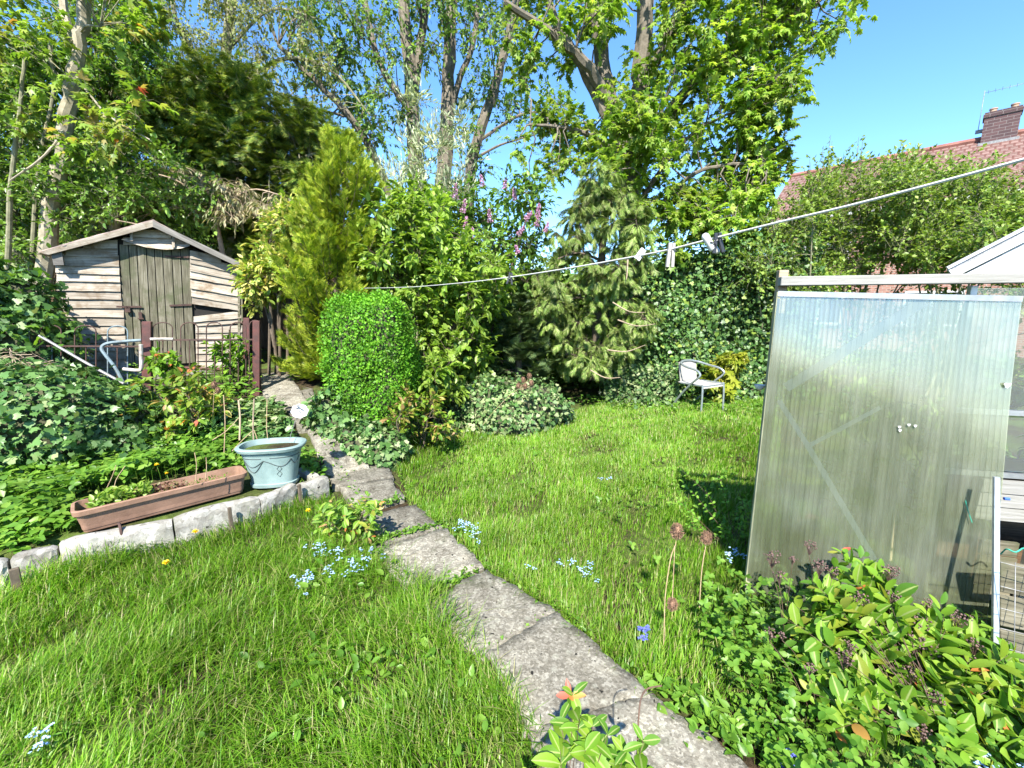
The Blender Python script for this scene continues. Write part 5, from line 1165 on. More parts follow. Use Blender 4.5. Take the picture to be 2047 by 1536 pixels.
fmn('forget_me_nots', 'small blue flowers under the large leafy shrub near the kerb stone', [(2020, 1530), (2040, 1515), (1990, 1545)], 9, .02, M_FMN, .0065, .10, 8)
# ------------------------------------------------------------------ trees and shrubs
def px_of(p):
    p = np.asarray(p, float).reshape(-1, 3); c, s = math.cos(TH), math.sin(TH); z = p[:, 2] - CZ
    dep = p[:, 1] * c - z * s; up = p[:, 1] * s + z * c; return CX + FOC * p[:, 0] / dep, CY - FOC * up / dep
def limb(pts, r0, r1, n=8, m=5, seed=0):
    p = smooth_path([P(*q) for q in pts], m); r = np.random.default_rng(seed + len(pts)); p = p + r.normal(size=p.shape) * r0 * .08
    rad = np.linspace(r0, r1, len(p)) * (1 + r.normal(size=len(p)) * .05); return p, rad
def connect(rng, limbs, C, r=.012, frac=1.0, sag=.15):
    """a branch from the nearest limb to every clump centre"""
    allp = np.concatenate([l[0] for l in limbs]); o = []
    for c in C:
        if rng.random() > frac: continue
        dl = np.linalg.norm(allp - (c - (0, 0, .35 * np.linalg.norm(allp - c, axis=1).min())), axis=1); a = allp[np.argmin(dl)]; L = np.linalg.norm(c - a)
        m1 = a + (c - a) * .35 + rng.normal(size=3) * .07 * L + (0, 0, .1 * L); m2 = a + (c - a) * .7 + rng.normal(size=3) * .06 * L + (0, 0, sag * .5 * L); o.append(np.stack([a, m1, m2, c]))
    return np.array(o) if o else np.zeros((0, 4, 3))
def tree(name, label, cat, limbs, bark, C, rad, ntw, nlf, leaf, mat, size, seed, group=None, nobj=0, twig_r=.004, br_r=.016, frac=1., mixes=None, **kw):
    rng = np.random.default_rng(seed); b = limbs[0][0][0]; g = float(gz(b[0], b[1])); o = thing(name, (b[0], b[1], g), label, cat, group)
    TV = [tube_tri(p, r, 9 if i == 0 else 7) for i, (p, r) in enumerate(limbs)]
    V, F = cat_tri(TV); tri_obj('trunk', V, F, bark, o, True)
    pos, d, nr, tw = clumps(rng, C, rad, ntw, nlf, **kw); br = connect(rng, limbs, np.asarray(C), frac=frac)
    V, F = cat_tri([twig_tris(br, br_r), twig_tris(tw, twig_r)]); tri_obj('branches', V, F, bark if bark is not M_BARKP else M_BARKG, o, kind='stuff')
    n = len(pos); sz = size * rng.uniform(.6, 1.3, n)
    if mixes:
        k = rng.random(n); acc = 0
        for fr_, m2 in mixes:
            s = (k >= acc) & (k < acc + fr_); acc += fr_; leaves(o, leaf, m2, pos[s], d[s], nr[s], sz[s], 0, 'crown')
        s = k >= acc; pos, d, nr, sz = pos[s], d[s], nr[s], sz[s]
    px, py = px_of(pos); ins = ((px > 0) & (px < 2047) & (py > 0) & (py < 1536)).astype(float)
    leaves(o, leaf, mat, pos, d, nr, sz, nobj, 'crown', inside=ins)
    return o
def ground_pt(px, Y):
    p = P(px, 768, Y); p[2] = float(gz(p[0], p[1])); return p
def stem_limb(px, py, Y, r0=.05, r1=.02, bend=.0):
    a = ground_pt(px, Y); b = P(px, py, Y); p = smooth_path([a, (a + b) / 2 + (bend, 0, 0), b], 5); return p, np.linspace(r0, r1, len(p))
RNG = np.random.default_rng(100)

# --- big sycamore on the right
Yt = 9.0
lm = [limb([(1262, 640, Yt), (1262, 500, Yt), (1258, 400, Yt), (1252, 330, Yt)], .24, .21), limb([(1248, 350, Yt), (1226, 240, Yt), (1203, 120, Yt + .1), (1186, -40, Yt + .3)], .175, .13), limb([(1262, 350, Yt), (1274, 230, Yt - .1), (1281, 120, Yt - .2), (1295, -40, Yt - .3)], .19, .135),
      limb([(1222, 215, Yt), (1180, 140, Yt - .3), (1120, 80, Yt - .5), (1010, 5, Yt - .9)], .12, .05), limb([(1232, 270, Yt), (1160, 130, Yt), (1110, 40, Yt), (1075, -50, Yt)], .11, .06), limb([(1285, 300, Yt), (1390, 160, Yt - .4), (1480, 100, Yt - .7), (1610, 10, Yt - .9)], .12, .045),
      limb([(1280, 400, Yt), (1360, 290, Yt - .5), (1440, 235, Yt - .8), (1490, 222, Yt - .9)], .045, .012), limb([(1276, 470, Yt), (1370, 360, Yt - .7), (1450, 330, Yt - 1), (1520, 330, Yt - 1.2)], .045, .018), limb([(1285, 180, Yt - .2), (1340, 60, Yt - .5), (1420, -60, Yt - .8)], .11, .06), limb([(1265, 430, Yt), (1300, 300, Yt - .6), (1330, 200, Yt - .9)], .05, .02), limb([(1240, 300, Yt), (1150, 260, Yt - .5), (1060, 250, Yt - .7)], .06, .02)]
C1 = px_fill(RNG, [(1290, 60), (1420, -120), (1740, -120), (1690, 40), (1630, 120), (1580, 190), (1520, 240), (1490, 300), (1520, 380), (1490, 440), (1380, 440), (1290, 400), (1270, 300), (1190, 330), (1220, 200)], 150, 7.4, 9.8)
C2 = px_fill(RNG, [(960, -100), (1240, -120), (1230, 180), (1180, 330), (1060, 370), (1010, 300), (1080, 200), (1000, 120)], 44, 8.0, 9.8)
C3 = px_fill(RNG, [(1480, 240), (1570, 240), (1600, 290), (1530, 400), (1450, 420)], 18, 7.8, 8.8); C3 = np.vstack([C3, px_fill(RNG, [(1430, 190), (1570, 150), (1590, 240), (1480, 290)], 14, 7.7, 8.5)])
C4 = px_fill(RNG, [(800, -420), (1800, -420), (1760, -120), (900, -120)], 34, 7.6, 10.); C5 = np.vstack([px_fill(RNG, [(1200, 230), (1340, 230), (1350, 420), (1290, 430), (1210, 330)], 16, 7.4, 8.5), px_fill(RNG, [(1290, 390), (1540, 380), (1550, 470), (1430, 515), (1300, 500)], 44, 7.3, 8.6)])
tree('sycamore_tree', 'tall sycamore with fresh green lobed leaves and forked trunk behind the thuja', 'tree', lm, M_BARK, np.vstack([C1, C2, C3, C4, C5]), np.concatenate([np.full(150, .55), np.full(44, .48), np.full(32, .36), np.full(34, .75), np.full(60, .34)]), 11, 8, 'maple', L_SYC, .112, 1, nobj=260, twig_r=.004, br_r=.020, droop=.45, out_=.5, jit=.5, upn=.9)

# --- tall tree of several stems in the middle
Ym = 13.0
lm = [limb([(838, 640, Ym), (836, 420, Ym), (830, 300, Ym), (822, 160, Ym), (800, -40, Ym)], .28, .15), limb([(872, 640, Ym), (884, 400, Ym), (895, 250, Ym), (899, 120, Ym), (905, -40, Ym)], .25, .15), limb([(822, 240, Ym), (836, 120, Ym), (850, 20, Ym), (856, -60, Ym)], .14, .09), limb([(925, 640, Ym), (938, 380, Ym), (952, 290, Ym), (985, 190, Ym), (1012, 90, Ym), (1040, -30, Ym)], .19, .10),
      limb([(885, 300, Ym), (915, 170, Ym), (945, 90, Ym), (960, -30, Ym)], .10, .06), limb([(790, 420, Ym), (752, 320, Ym - .3), (705, 240, Ym - .6), (640, 170, Ym - .8), (555, 90, Ym - 1)], .13, .05), limb([(826, 230, Ym), (760, 130, Ym), (730, 0, Ym), (720, -60, Ym)], .10, .06), limb([(960, 280, Ym), (1040, 230, Ym), (1110, 225, Ym)], .05, .025), limb([(945, 320, Ym), (1000, 290, Ym), (1070, 270, Ym)], .045, .02), limb([(700, 235, Ym - .6), (640, 220, Ym - .6), (560, 200, Ym - .6)], .04, .018)]
C1 = px_fill(RNG, [(560, -60), (900, -80), (1060, -60), (1080, 60), (960, 120), (880, 60), (820, 180), (760, 120), (640, 130)], 52, 11.5, 14.)
C2 = px_fill(RNG, [(560, 100), (720, 120), (820, 200), (820, 360), (740, 270), (650, 230)], 24, 12., 14.)
C3 = px_fill(RNG, [(960, 150), (1130, 180), (1150, 260), (1030, 280), (960, 350), (890, 200)], 15, 12., 14.)
C4 = px_fill(RNG, [(400, -420), (1100, -420), (1100, -80), (450, -80)], 40, 11.5, 14.)
tree('multi_stemmed_tree', 'tall thinly leaved tree of several grey stems in the middle of the view', 'tree', lm, M_BARK, np.vstack([C1, C2, C3, C4]), .85, 14, 12, 'oval', L_TREE, .105, 2, twig_r=.006, br_r=.022, droop=.3, out_=.4, jit=.8)

# --- fine-twigged tree against the sky, left of the middle
Yb = 12.0
lm = [limb([(420, 640, Yb), (430, 300, Yb), (450, 120, Yb), (470, -60, Yb)], .16, .10), limb([(445, 200, Yb), (560, 120, Yb), (660, 140, Yb), (740, 230, Yb)], .06, .02), limb([(455, 100, Yb), (540, 20, Yb), (640, 40, Yb)], .05, .02), limb([(450, 200, Yb), (360, 60, Yb), (330, -60, Yb)], .07, .03)]
C1 = px_fill(RNG, [(250, -80), (520, -80), (640, 90), (690, 230), (600, 260), (480, 160), (330, 140)], 62, 10.8, 12.8)
C2 = px_fill(RNG, [(100, -420), (600, -420), (560, -80), (250, -80)], 20, 10.8, 13)
tree('fine_twigged_tree', 'fine twigged tree with tiny yellow green leaves above the yew', 'tree', lm, M_BARKG, np.vstack([C1, C2]), .8, 12, 14, 'small', L_BIRCH, .075, 3, twig_r=.0045, br_r=.012, droop=.5, sag=.45, jit=.8)

# --- pale-barked tree at the left and its neighbours
Yp = 7.3
lm = [limb([(80, 640, Yp), (98, 440, Yp), (122, 340, Yp), (130, 255, Yp), (142, 180, Yp), (158, 90, Yp), (170, 10, Yp), (185, -80, Yp)], .125, .07, 10), limb([(150, 90, Yp), (138, 60, Yp), (128, 20, Yp + .1), (116, -80, Yp + .2)], .06, .05), limb([(135, 250, Yp), (90, 310, Yp - .3), (20, 362, Yp - .5)], .022, .012), limb([(160, 66, Yp), (172, 52, Yp - .2), (200, 54, Yp - .4)], .022, .01), limb([(150, 150, Yp), (215, 230, Yp - .5), (300, 280, Yp - .8)], .018, .008)]
C1 = px_fill(RNG, [(-30, -60), (300, -60), (330, 60), (250, 120), (170, 60), (110, 160), (-30, 200)], 20, 6.9, 8.2)
C2 = px_fill(RNG, [(150, 160), (300, 170), (260, 280), (140, 300), (40, 240)], 13, 6.3, 7.2); C3 = px_fill(RNG, [(0, -420), (400, -420), (350, -80), (0, -80)], 22, 6., 7.5)
tree('pale_barked_tree', 'leaning pale barked tree with lobed leaves behind the shed, far left', 'tree', lm, M_BARKP, np.vstack([C1, C2, C3]), .42, 6, 6, 'maple', L_SYCY, .13, 4, nobj=120, twig_r=.003, br_r=.008, droop=.25, upn=1.3, mixes=[(.5, L_SYC), (.012, L_AUT)])
for k, (pts, lab) in enumerate((([(12, 640, 7.0), (20, 400, 7.0), (28, 320, 7.0), (40, 220, 7.0), (48, 120, 7.)], 'thin pale sapling stem at the far left edge'), ([(55, 640, 7.4), (72, 400, 7.4), (84, 300, 7.4), (108, 180, 7.4), (98, 90, 7.4)], 'thin grey sapling beside the pale barked tree'))):
    l_ = limb(pts, .04, .022); Cs = np.array([P(pts[-1][0] + dx, pts[-1][1] + dy, 6.9 + .2 * k) for dx, dy in ((-30, 10), (20, -20), (0, -60), (40, 60), (-30, 130))])
    tree('sapling', lab, 'sapling', [l_], M_BARKG, Cs, .35, 6, 6, 'maple', L_SYC, .10, 40 + k, group='thin saplings behind the shed', twig_r=.003, br_r=.007, droop=.3, upn=1.2)

# --- the big evergreen trees behind the shed
lm = [limb([(470, 640, 9.4), (470, 400, 9.4), (480, 250, 9.4), (490, 150, 9.4)], .2, .08), limb([(470, 380, 9.4), (560, 330, 9.1), (660, 300, 9.)], .05, .02), limb([(470, 330, 9.4), (380, 280, 9.1), (290, 250, 9.)], .05, .02)]
Cy = px_fill(RNG, [(250, 190), (330, 130), (470, 110), (560, 180), (640, 230), (690, 300), (650, 390), (560, 420), (470, 400), (360, 330), (290, 280)], 190, 8.4, 10.2)
Cy2 = px_fill(RNG, [(420, 380), (620, 400), (560, 560), (480, 500)], 44, 8.8, 9.8)
tree('yew_tree', 'broad dark evergreen tree with yellowish tips behind the shed roof', 'tree', lm, M_BARKG, np.vstack([Cy, Cy2]), .55, 12, 9, 'flat', L_YEW, .17, 5, twig_r=.004, br_r=.012, droop=.25, flat=.5, upn=1.2, jit=.5, sag=.1)
for k, (poly, Y, n, lab, px_) in enumerate((([(-60, 120), (90, 60), (150, 200), (110, 420), (-60, 460)], 8.3, 120, 'tall glossy evergreen at the far left behind the saplings', 30), ([(100, -20), (270, -40), (350, 120), (340, 300), (160, 330)], 9.4, 140, 'glossy evergreen behind the pale barked tree', 200), ([(60, 330), (200, 270), (330, 300), (420, 380), (440, 470), (250, 440), (90, 500), (20, 520)], 7.9, 90, 'low glossy evergreen bush just behind the shed roof', 230))):
    l_ = limb([(px_, 640, Y), (px_, 400, Y), (px_ + 15, 220 if k < 2 else 350, Y)], .10, .04)
    tree('evergreen_shrub' if k == 2 else 'evergreen_tree', lab, 'bush' if k == 2 else 'tree', [l_], M_BARKG, px_fill(RNG, poly, n, Y - .8, Y + .8), .5, 14, 10, 'oval' if k == 2 else 'small', L_LAUREL, .085, 50 + k, twig_r=.003, br_r=.008, jit=.8)
lm = [limb([(470, 640, 7.9), (440, 480, 7.9), (420, 400, 7.8)], .05, .03), limb([(430, 420, 7.8), (360, 365, 7.5), (300, 345, 7.3)], .02, .008), limb([(430, 420, 7.8), (500, 380, 7.6), (560, 390, 7.5)], .02, .008), limb([(425, 400, 7.8), (390, 345, 7.6), (345, 330, 7.4)], .015, .006), limb([(370, 480, 7.3), (300, 455, 7.1), (230, 440, 7.)], .015, .006)]
tree('drooping_shrub', 'shrub with faded drooping leaves above the shed roof, right side', 'bush', lm, M_TWIGP, px_fill(RNG, [(330, 330), (430, 340), (520, 390), (600, 420), (560, 440), (450, 440), (380, 390)], 26, 7.4, 8.), .38, 10, 9, 'thin', L_PALE, .11, 6, twig_r=.003, br_r=.008, droop=1.0, jit=.35, flat=.6, sag=.2)

# --- golden conifer
def cone(name, label, apex, base_px, base_py, Y, rprof, M, ns, leafn, mat, size, seed, rise=.25, tipup=.2, rag=.2, cat='tree', bark=M_TWIG, fanw=.5, droop=0., wid=1., into=None):
    """a conifer of feathery plumes round an upright axis; RPROF: radius in metres against height fraction"""
    rng = np.random.default_rng(seed); a = P(*apex, Y); g = ground_pt(base_px, Y); H_ = a[2] - g[2]; o = into if into is not None else thing(name, g, label, cat)
    V, F = tube_tri([g, g * .5 + a * .5, a - (0, 0, .2)], [.07, .045, .01], 7); tri_obj('trunk', V, F, bark, o, True)
    hf = [p[0] for p in rprof]; rf_ = [p[1] for p in rprof]; t = rng.random(M) ** 1.05; ph = rng.uniform(0, 2 * math.pi, M)
    L = np.interp(t, hf, rf_) * (1 + rag * (np.sin(ph * 2 + t * 11 + seed) + .6 * np.sin(ph * 3 - t * 23))) * rng.uniform(.6, 1.12, M)
    rad = np.column_stack([np.cos(ph), np.sin(ph), 0 * ph]); e = g + (a - g) * t[:, None] + rad * L[:, None]; e[:, 2] += tipup * L
    st = g + (a - g) * np.clip(t - rise * L / H_, 0.02, .99)[:, None]; md = (st + e) / 2 + rad * (.18 * L)[:, None] - (0, 0, .0) - np.column_stack([np.zeros((M, 2)), .12 * L * (1 if tipup > 0 else -1.6)])
    u = rng.uniform(.3, 1, (M, ns, 1)) ** .8; s_, m_, e_ = st[:, None], md[:, None], e[:, None]
    pos = (1 - u) ** 2 * s_ + 2 * u * (1 - u) * m_ + u * u * e_; tan = unit(2 * (1 - u) * (m_ - s_) + 2 * u * (e_ - m_)); side = unit(np.cross(tan, (0, 0, 1.))); sg = rng.normal(size=(M, ns, 1)) * fanw
    pos = pos + side * sg * .16 * np.minimum(1, L[:, None, None]) * (1.15 - u) + rng.normal(size=pos.shape) * .018
    d = unit(tan + side * sg * 1.1 + np.array([0, 0, -droop]) + rng.normal(size=pos.shape) * .16); nr = unit(np.array([0, 0, 1.]) + rng.normal(size=pos.shape) * .35 + rad[:, None] * .25)
    n = M * ns; sz = (size * rng.uniform(.6, 1.25, (M, ns)) * np.interp(t, [0, .85, 1], [1, .95, .7])[:, None]).ravel()
    leaves(o, leafn, mat, pos.reshape(-1, 3), d.reshape(-1, 3), nr.reshape(-1, 3), sz, 0, 'crown', wid)
    V, F = twig_tris(np.stack([st, md, e], 1), .006); tri_obj('branches', V, F, bark, o, kind='stuff'); return o
cone('golden_conifer', 'bright golden green conifer with upswept sprays behind the clipped box', (692, 278), 664, 720, 5.9, [(0, .50), (.15, .60), (.3, .66), (.5, .60), (.75, .55), (.88, .44), (1, .18)], 340, 60, 'spray', L_GOLD, .105, 7, .8, .25, .30, fanw=.8)
# --- drooping thuja
Tq = [limb([(1190, 760, 7.0), (1195, 640, 7.0), (1205, 500, 7.0), (1212, 390, 7.0), (1215, 345, 7.0)], .09, .03)] + [limb([(1200, y0, 7.0), ((1200 + x1) / 2, (y0 + y1) / 2 - 14, 6.85), (x1, y1, 6.7)], .022, .01) for y0, x1, y1 in ((640, 1290, 640), (600, 1100, 620), (560, 1290, 530), (520, 1110, 520), (470, 1270, 440), (690, 1130, 710))]
Ct = px_fill(RNG, [(1165, 335), (1240, 330), (1275, 400), (1305, 470), (1295, 560), (1320, 625), (1285, 690), (1240, 745), (1160, 750), (1120, 700), (1080, 625), (1070, 545), (1100, 470), (1140, 410)], 135, 6.45, 7.4)
tree('thuja_tree', 'grey green thuja with drooping sprays under the sycamore', 'tree', Tq, M_TWIG, Ct, np.random.default_rng(8).uniform(.16, .34, 135), 10, 10, 'droop', L_THUJA, .13, 8, twig_r=.003, br_r=.008, droop=.75, out_=.7, jit=.35, flat=.8, sag=.35, upn=.5, hollow=.35)
o = bpy.data.objects['thuja_tree']; rr_ = np.random.default_rng(77)
for x0, y0, x1, y1 in ((1225, 605, 1290, 625), (1235, 640, 1310, 648), (1255, 520, 1252, 560), (1215, 700, 1290, 690), (1180, 740, 1240, 755)):
    V, F = tube_tri(smooth_path([P(x0, y0, 6.3), P((x0 + x1) / 2, (y0 + y1) / 2 + 8, 6.15), P(x1, y1, 6.1)], 4), [.012, .011, .010, .009, .008, .007, .006, .005, .004][:9], 5); tri_obj('bare_branch', V, F, M_TWIGP, o, True)
cone('dark_fir', 'low dark fir with flat layered sprays left of the thuja', (1040, 590), 1035, 765, 6.7, [(0, .50), (.2, .62), (.45, .5), (.75, .3), (1, .05)], 110, 34, 'flat', L_FIR, .15, 9, .1, .05, .15, cat='shrub', fanw=1.0)

# --- shrubs between
def shrub(name, label, poly, Y0, Y1, n, rad, ntw, nlf, leaf, mat, size, seed, stempx, nstem=5, nobj=0, bark=M_TWIG, cat='shrub', group=None, mixes=None, **kw):
    rng = np.random.default_rng(seed); C = px_fill(rng, poly, n, Y0, Y1); Ym_ = (Y0 + Y1) / 2; lm_ = []
    for k in range(nstem):
        c = C[rng.integers(len(C))]; a = ground_pt(stempx + rng.normal() * 12, Ym_ + rng.normal() * .08); p = smooth_path([a, a * .5 + c * .5 + rng.normal(size=3) * .05 + (0, 0, .1), c], 5); lm_.append((p, np.linspace(.022, .008, len(p)) * (1 if c[2] - a[2] > .8 else .45)))
    return tree(name, label, cat, lm_, bark, C, rad, ntw, nlf, leaf, mat, size, seed, group, nobj, .0025, .007, mixes=mixes, **kw)
shrub('silver_leaved_shrub', 'tall shrub with upright silvery leaves in front of the grey stems', [(815, 170), (850, 190), (850, 260), (935, 220), (920, 300), (960, 330), (950, 400), (760, 420), (730, 350), (810, 330)], 8.6, 9.6, 44, .42, 10, 9, 'thin', L_SILVER, .12, 10, 850, 6, bark=M_BARKG, droop=-.6, jit=.5, sag=-.2)
shrub('lilac_bush', 'lilac bush with pink purple flower panicles behind the bright shrub', [(870, 400), (960, 365), (1060, 380), (1095, 450), (1070, 600), (1000, 700), (930, 680), (900, 560)], 6.9, 7.9, 115, .42, 11, 8, 'oval', L_LILACL, .085, 11, 960, 7, droop=.3)
lil = bpy.data.objects['lilac_bush']; rl = np.random.default_rng(12)
for px_, py_, s in ((965, 372, .8), (1008, 378, .8), (910, 398, 1.1), (925, 425, 1.), (885, 420, .8), (1030, 400, .9), (1075, 435, 1.), (1050, 440, .8), (980, 445, 1.), (932, 462, 1.1), (942, 480, 1.), (917, 502, .8), (1036, 470, .8), (1036, 507, .7), (927, 525, .8), (1072, 455, .9), (1090, 465, .8)):
    c = P(px_, py_, 6.75); n = 170; t = rl.random(n); a = rl.uniform(0, 6.283, n); ax = unit(np.array([rl.normal() * .35, -.3, .9])); r_ = .052 * s * (1 - .75 * t) * rl.uniform(.5, 1, n)
    u_ = unit(np.cross(ax, (1, 0, 0))); v_ = np.cross(ax, u_); p = c + ax * (t * .19 * s)[:, None] + u_ * (np.cos(a) * r_)[:, None] + v_ * (np.sin(a) * r_)[:, None]
    V, F = scatter('small', p, rdir(rl, n), rdir(rl, n), .020 * rl.uniform(.7, 1.2, n), 1.3); tri_obj('flower_panicle', V, F, M_LILAC, lil)
shrub('bright_green_shrub', 'large bright green shrub of oval leaves beside the golden conifer', [(730, 420), (800, 370), (880, 400), (910, 470), (1000, 520), (1010, 580), (960, 640), (975, 730), (900, 745), (850, 690), (840, 600), (760, 560), (720, 500)], 5.6, 6.8, 150, .33, 11, 9, 'oval', L_SHRUB, .095, 13, 860, 8, nobj=280, droop=.35, upn=.7)
shrub('variegated_shrub', 'cream and yellow variegated shrub between the shed and the golden conifer', [(545, 415), (600, 410), (610, 480), (590, 560), (560, 610), (500, 610), (475, 560), (520, 490)], 5.8, 6.6, 64, .24, 12, 8, 'oval', L_VARI, .075, 14, 560, 6, mixes=[(.35, L_SHRUB)], droop=.2)
shrub('leafy_shrub', 'light green leafy shrub to the right of the clipped box', [(835, 700), (900, 720), (930, 790), (880, 800), (830, 780)], 4.9, 5.6, 18, .20, 9, 8, 'oval', L_SHRUB, .085, 15, 870, 5, droop=.3)
shrub('yellow_green_shrub', 'low yellow green shrub with pinkish leaves in front of the clipped box', [(745, 830), (800, 785), (870, 800), (915, 840), (900, 885), (800, 890), (750, 870)], 4.15, 4.75, 22, .155, 9, 8, 'oval', L_HYPY, .068, 16, 830, 6, nobj=280, mixes=[(.3, L_HYP)], droop=.05, upn=.9)
shrub('young_maple', 'small lime green maple behind the right arm of the chair', [(1420, 700), (1475, 690), (1490, 740), (1480, 800), (1440, 810), (1425, 760)], 6.9, 7.2, 10, .20, 6, 6, 'maple', L_MAPLE, .15, 17, 1455, 3, nobj=160, droop=.5, upn=.9)
# railing shrubs
shrub('bramble_shrub', 'yellow green leafy shrub growing through the middle of the railing', [(275, 770), (340, 740), (420, 750), (455, 800), (420, 860), (330, 870), (270, 830)], 4.0, 4.7, 26, .20, 8, 7, 'oval', L_SHRUB, .085, 18, 360, 6, nobj=120, mixes=[(.3, L_HYPY), (.04, L_AUT)], droop=.2, upn=.9)
shrub('bramble_shrub', 'small green plant with an orange leaf before the middle railing post', [(295, 695), (355, 705), (350, 740), (310, 745)], 4.5, 4.7, 7, .13, 6, 6, 'oval', L_HYP, .08, 19, 325, 3, nobj=60, mixes=[(.05, L_AUT)], droop=.2)
shrub('bramble_shrub', 'leafy shrub behind the right railing post near the shed corner', [(435, 690), (500, 680), (505, 760), (450, 780)], 5.3, 5.9, 14, .2, 8, 7, 'oval', L_HYP, .075, 20, 470, 4, droop=.2)
shrub('right_hawthorn', 'x', [(0, 0)], 0, 0, 0, 0, 0, 0, 'small', L_HEDGE, 0, 0, 0) if False else None
# --- hawthorn hedge on the right, several bushes
for k, (poly, Y, n, spx, lab) in enumerate((
    ([(1470, 500), (1560, 420), (1640, 430), (1660, 560), (1560, 580), (1480, 560)], 7.6, 70, 1560, 'yellowish hawthorn bush left of the greenhouse beam'),
    ([(1585, 385), (1660, 345), (1760, 325), (1850, 325), (1880, 540), (1640, 550)], 8.2, 150, 1700, 'hawthorn bush with upright shoots before the brick house'),
    ([(1780, 350), (1850, 325), (1920, 325), (2000, 365), (2060, 420), (1960, 520), (1780, 540)], 7.4, 130, 1880, 'broad hawthorn bush behind the greenhouse beam'),
    ([(1960, 385), (2300, 370), (2400, 700), (2000, 640), (1950, 480)], 6.6, 100, 2120, 'hawthorn bush at the right edge behind the greenhouse gable'))):
    shrub('hawthorn_bush', lab, poly, Y - .6, Y + .7, n, .48, 13, 11, 'small', L_HEDGE, .062, 60 + k, spx, 8, bark=M_BARKG, cat='bush', group='hawthorn bushes along the right boundary', jit=.8, droop=.1)
shrub('hedge_underwood', 'dense dark lower growth behind the ribbed sheet', [(1300, 560), (1560, 520), (2250, 560), (2400, 900), (1560, 830), (1300, 760)], 7.8, 8.6, 90, .55, 12, 10, 'small', L_HEDGE, .085, 65, 1650, 8, cat='bush', jit=.8)
rs_ = np.random.default_rng(66); hb = bpy.data.objects['hawthorn_bush.001']; Cw = px_fill(rs_, [(1590, 330), (1660, 270), (1700, 250), (1760, 300), (1830, 270), (1880, 310), (1720, 370), (1620, 370)], 46, 8., 8.6)
ss = np.stack([np.column_stack([Cw[:, 0] + rs_.normal(size=46) * .2, Cw[:, 1], Cw[:, 2] - rs_.uniform(.5, 1., 46)]), Cw * .5 + np.column_stack([Cw[:, 0], Cw[:, 1], Cw[:, 2] - .45]) * .5, Cw], 1); V, F = twig_tris(ss, .007); tri_obj('upright_shoots', V, F, M_BARKG, hb, kind='stuff')
tt = rs_.random((46, 14, 1)) ** .7; pp = (ss[:, None, 0] + (ss[:, None, 2] - ss[:, None, 0]) * tt + rs_.normal(size=(46, 14, 3)) * .05).reshape(-1, 3); V, F = scatter('oval', pp, rdir(rs_, len(pp)) + (0, 0, .4), rdir(rs_, len(pp)), .075 * rs_.uniform(.6, 1.2, len(pp))); tri_obj('shoot_leaves', V, F, L_HEDGE, hb, kind='stuff')

# --- surfaces clothed in ivy
def clad(name, label, fn, n, leaf, mat, size, seed, base, cat='ivy', nobj=0, mixes=None, depth=.10, droop=.5, core=None):
    """leaves over a surface: fn(u, v) -> (points, normals)"""
    rng = np.random.default_rng(seed); u, v = rng.random(n), rng.random(n); p, nn = fn(u, v); p = p + nn * (rng.normal(size=(n, 1)) * depth) ; o = thing(name, base, label, cat)
    d = unit(rng.normal(size=(n, 3)) * .8 + nn * .3 - (0, 0, droop)); nr = unit(nn + (0, 0, .35) + rng.normal(size=(n, 3)) * .4); sz = size * rng.uniform(.4, 1.4, n)
    if core is not None:
        g = 22; uu, vv = np.meshgrid(np.linspace(0, 1, g), np.linspace(0, 1, g)); pc, nc = fn(uu.ravel(), vv.ravel()); pc = pc - nc * (depth * 1.2 + .02); ii = (np.arange(g - 1)[:, None] * g + np.arange(g - 1)[None]).ravel(); tri_obj('stems', pc, np.concatenate([np.stack([ii, ii + 1, ii + g + 1], 1), np.stack([ii, ii + g + 1, ii + g], 1)]), core, o, kind='stuff')  # solid shell rather than separate stems; inner shade is put into its colour
    if mixes:
        k = rng.random(n); acc = 0
        for fr_, m2 in mixes: s = (k >= acc) & (k < acc + fr_); acc += fr_; leaves(o, leaf, m2, p[s], d[s], nr[s], sz[s], 0, 'foliage')
        s = k >= acc; p, d, nr, sz = p[s], d[s], nr[s], sz[s]
    px, py = px_of(p); ins = ((px > 0) & (px < 2047) & (py > 0) & (py < 1536)).astype(float)
    leaves(o, leaf, mat, p, d, nr, sz, nobj, 'foliage', inside=ins); return o
def wallfn(a, b, z0, ztop, lump, seed):
    a, b = np.array(a, float), np.array(b, float); uvec = unit(np.append(b - a, 0)); nn = np.array([uvec[1], -uvec[0], 0])
    def fn(u, v):
        x = a[None] + (b - a)[None] * u[:, None]; top = np.interp(u, np.linspace(0, 1, len(ztop)), ztop); z = z0 + (top - z0) * v; L = np.linalg.norm(b - a)
        off = lump * (np.sin(u * L * 3.1 + z * 2.3 + seed) + .6 * np.sin(u * L * 6.3 - z * 5.1 + seed * 2)) + .25 * np.clip(.5 - v, 0, 1) - .5 * lump * v ** 6
        return np.column_stack([x, z]) + nn * off[:, None], np.repeat(nn[None], len(u), 0) + np.column_stack([np.zeros((len(u), 2)), .9 * v ** 4])
    return fn
clad('ivy_wall', 'tall wall of dark glossy ivy behind the garden chair', wallfn((1.6, 7.75), (5.2, 7.3), 0, [1.9, 2.3, 2.7, 2.55, 2.7, 2.5, 2.6], .12, 1), 15000, 'ivy', L_IVY, .062, 30, (3.4, 7.5, 0), mixes=[(.16, L_HEDGE)], core=M_INNER)
clad('ivy_bank', 'low pale ivy hump left of the chair in front of the ivy wall', wallfn((1.55, 7.05), (2.75, 6.95), 0, [.50, .62, .55, .62, .45], .06, 2), 2600, 'ivy', L_IVYP, .055, 31, (2.1, 7., 0), mixes=[(.4, L_IVY)], core=M_INNER)
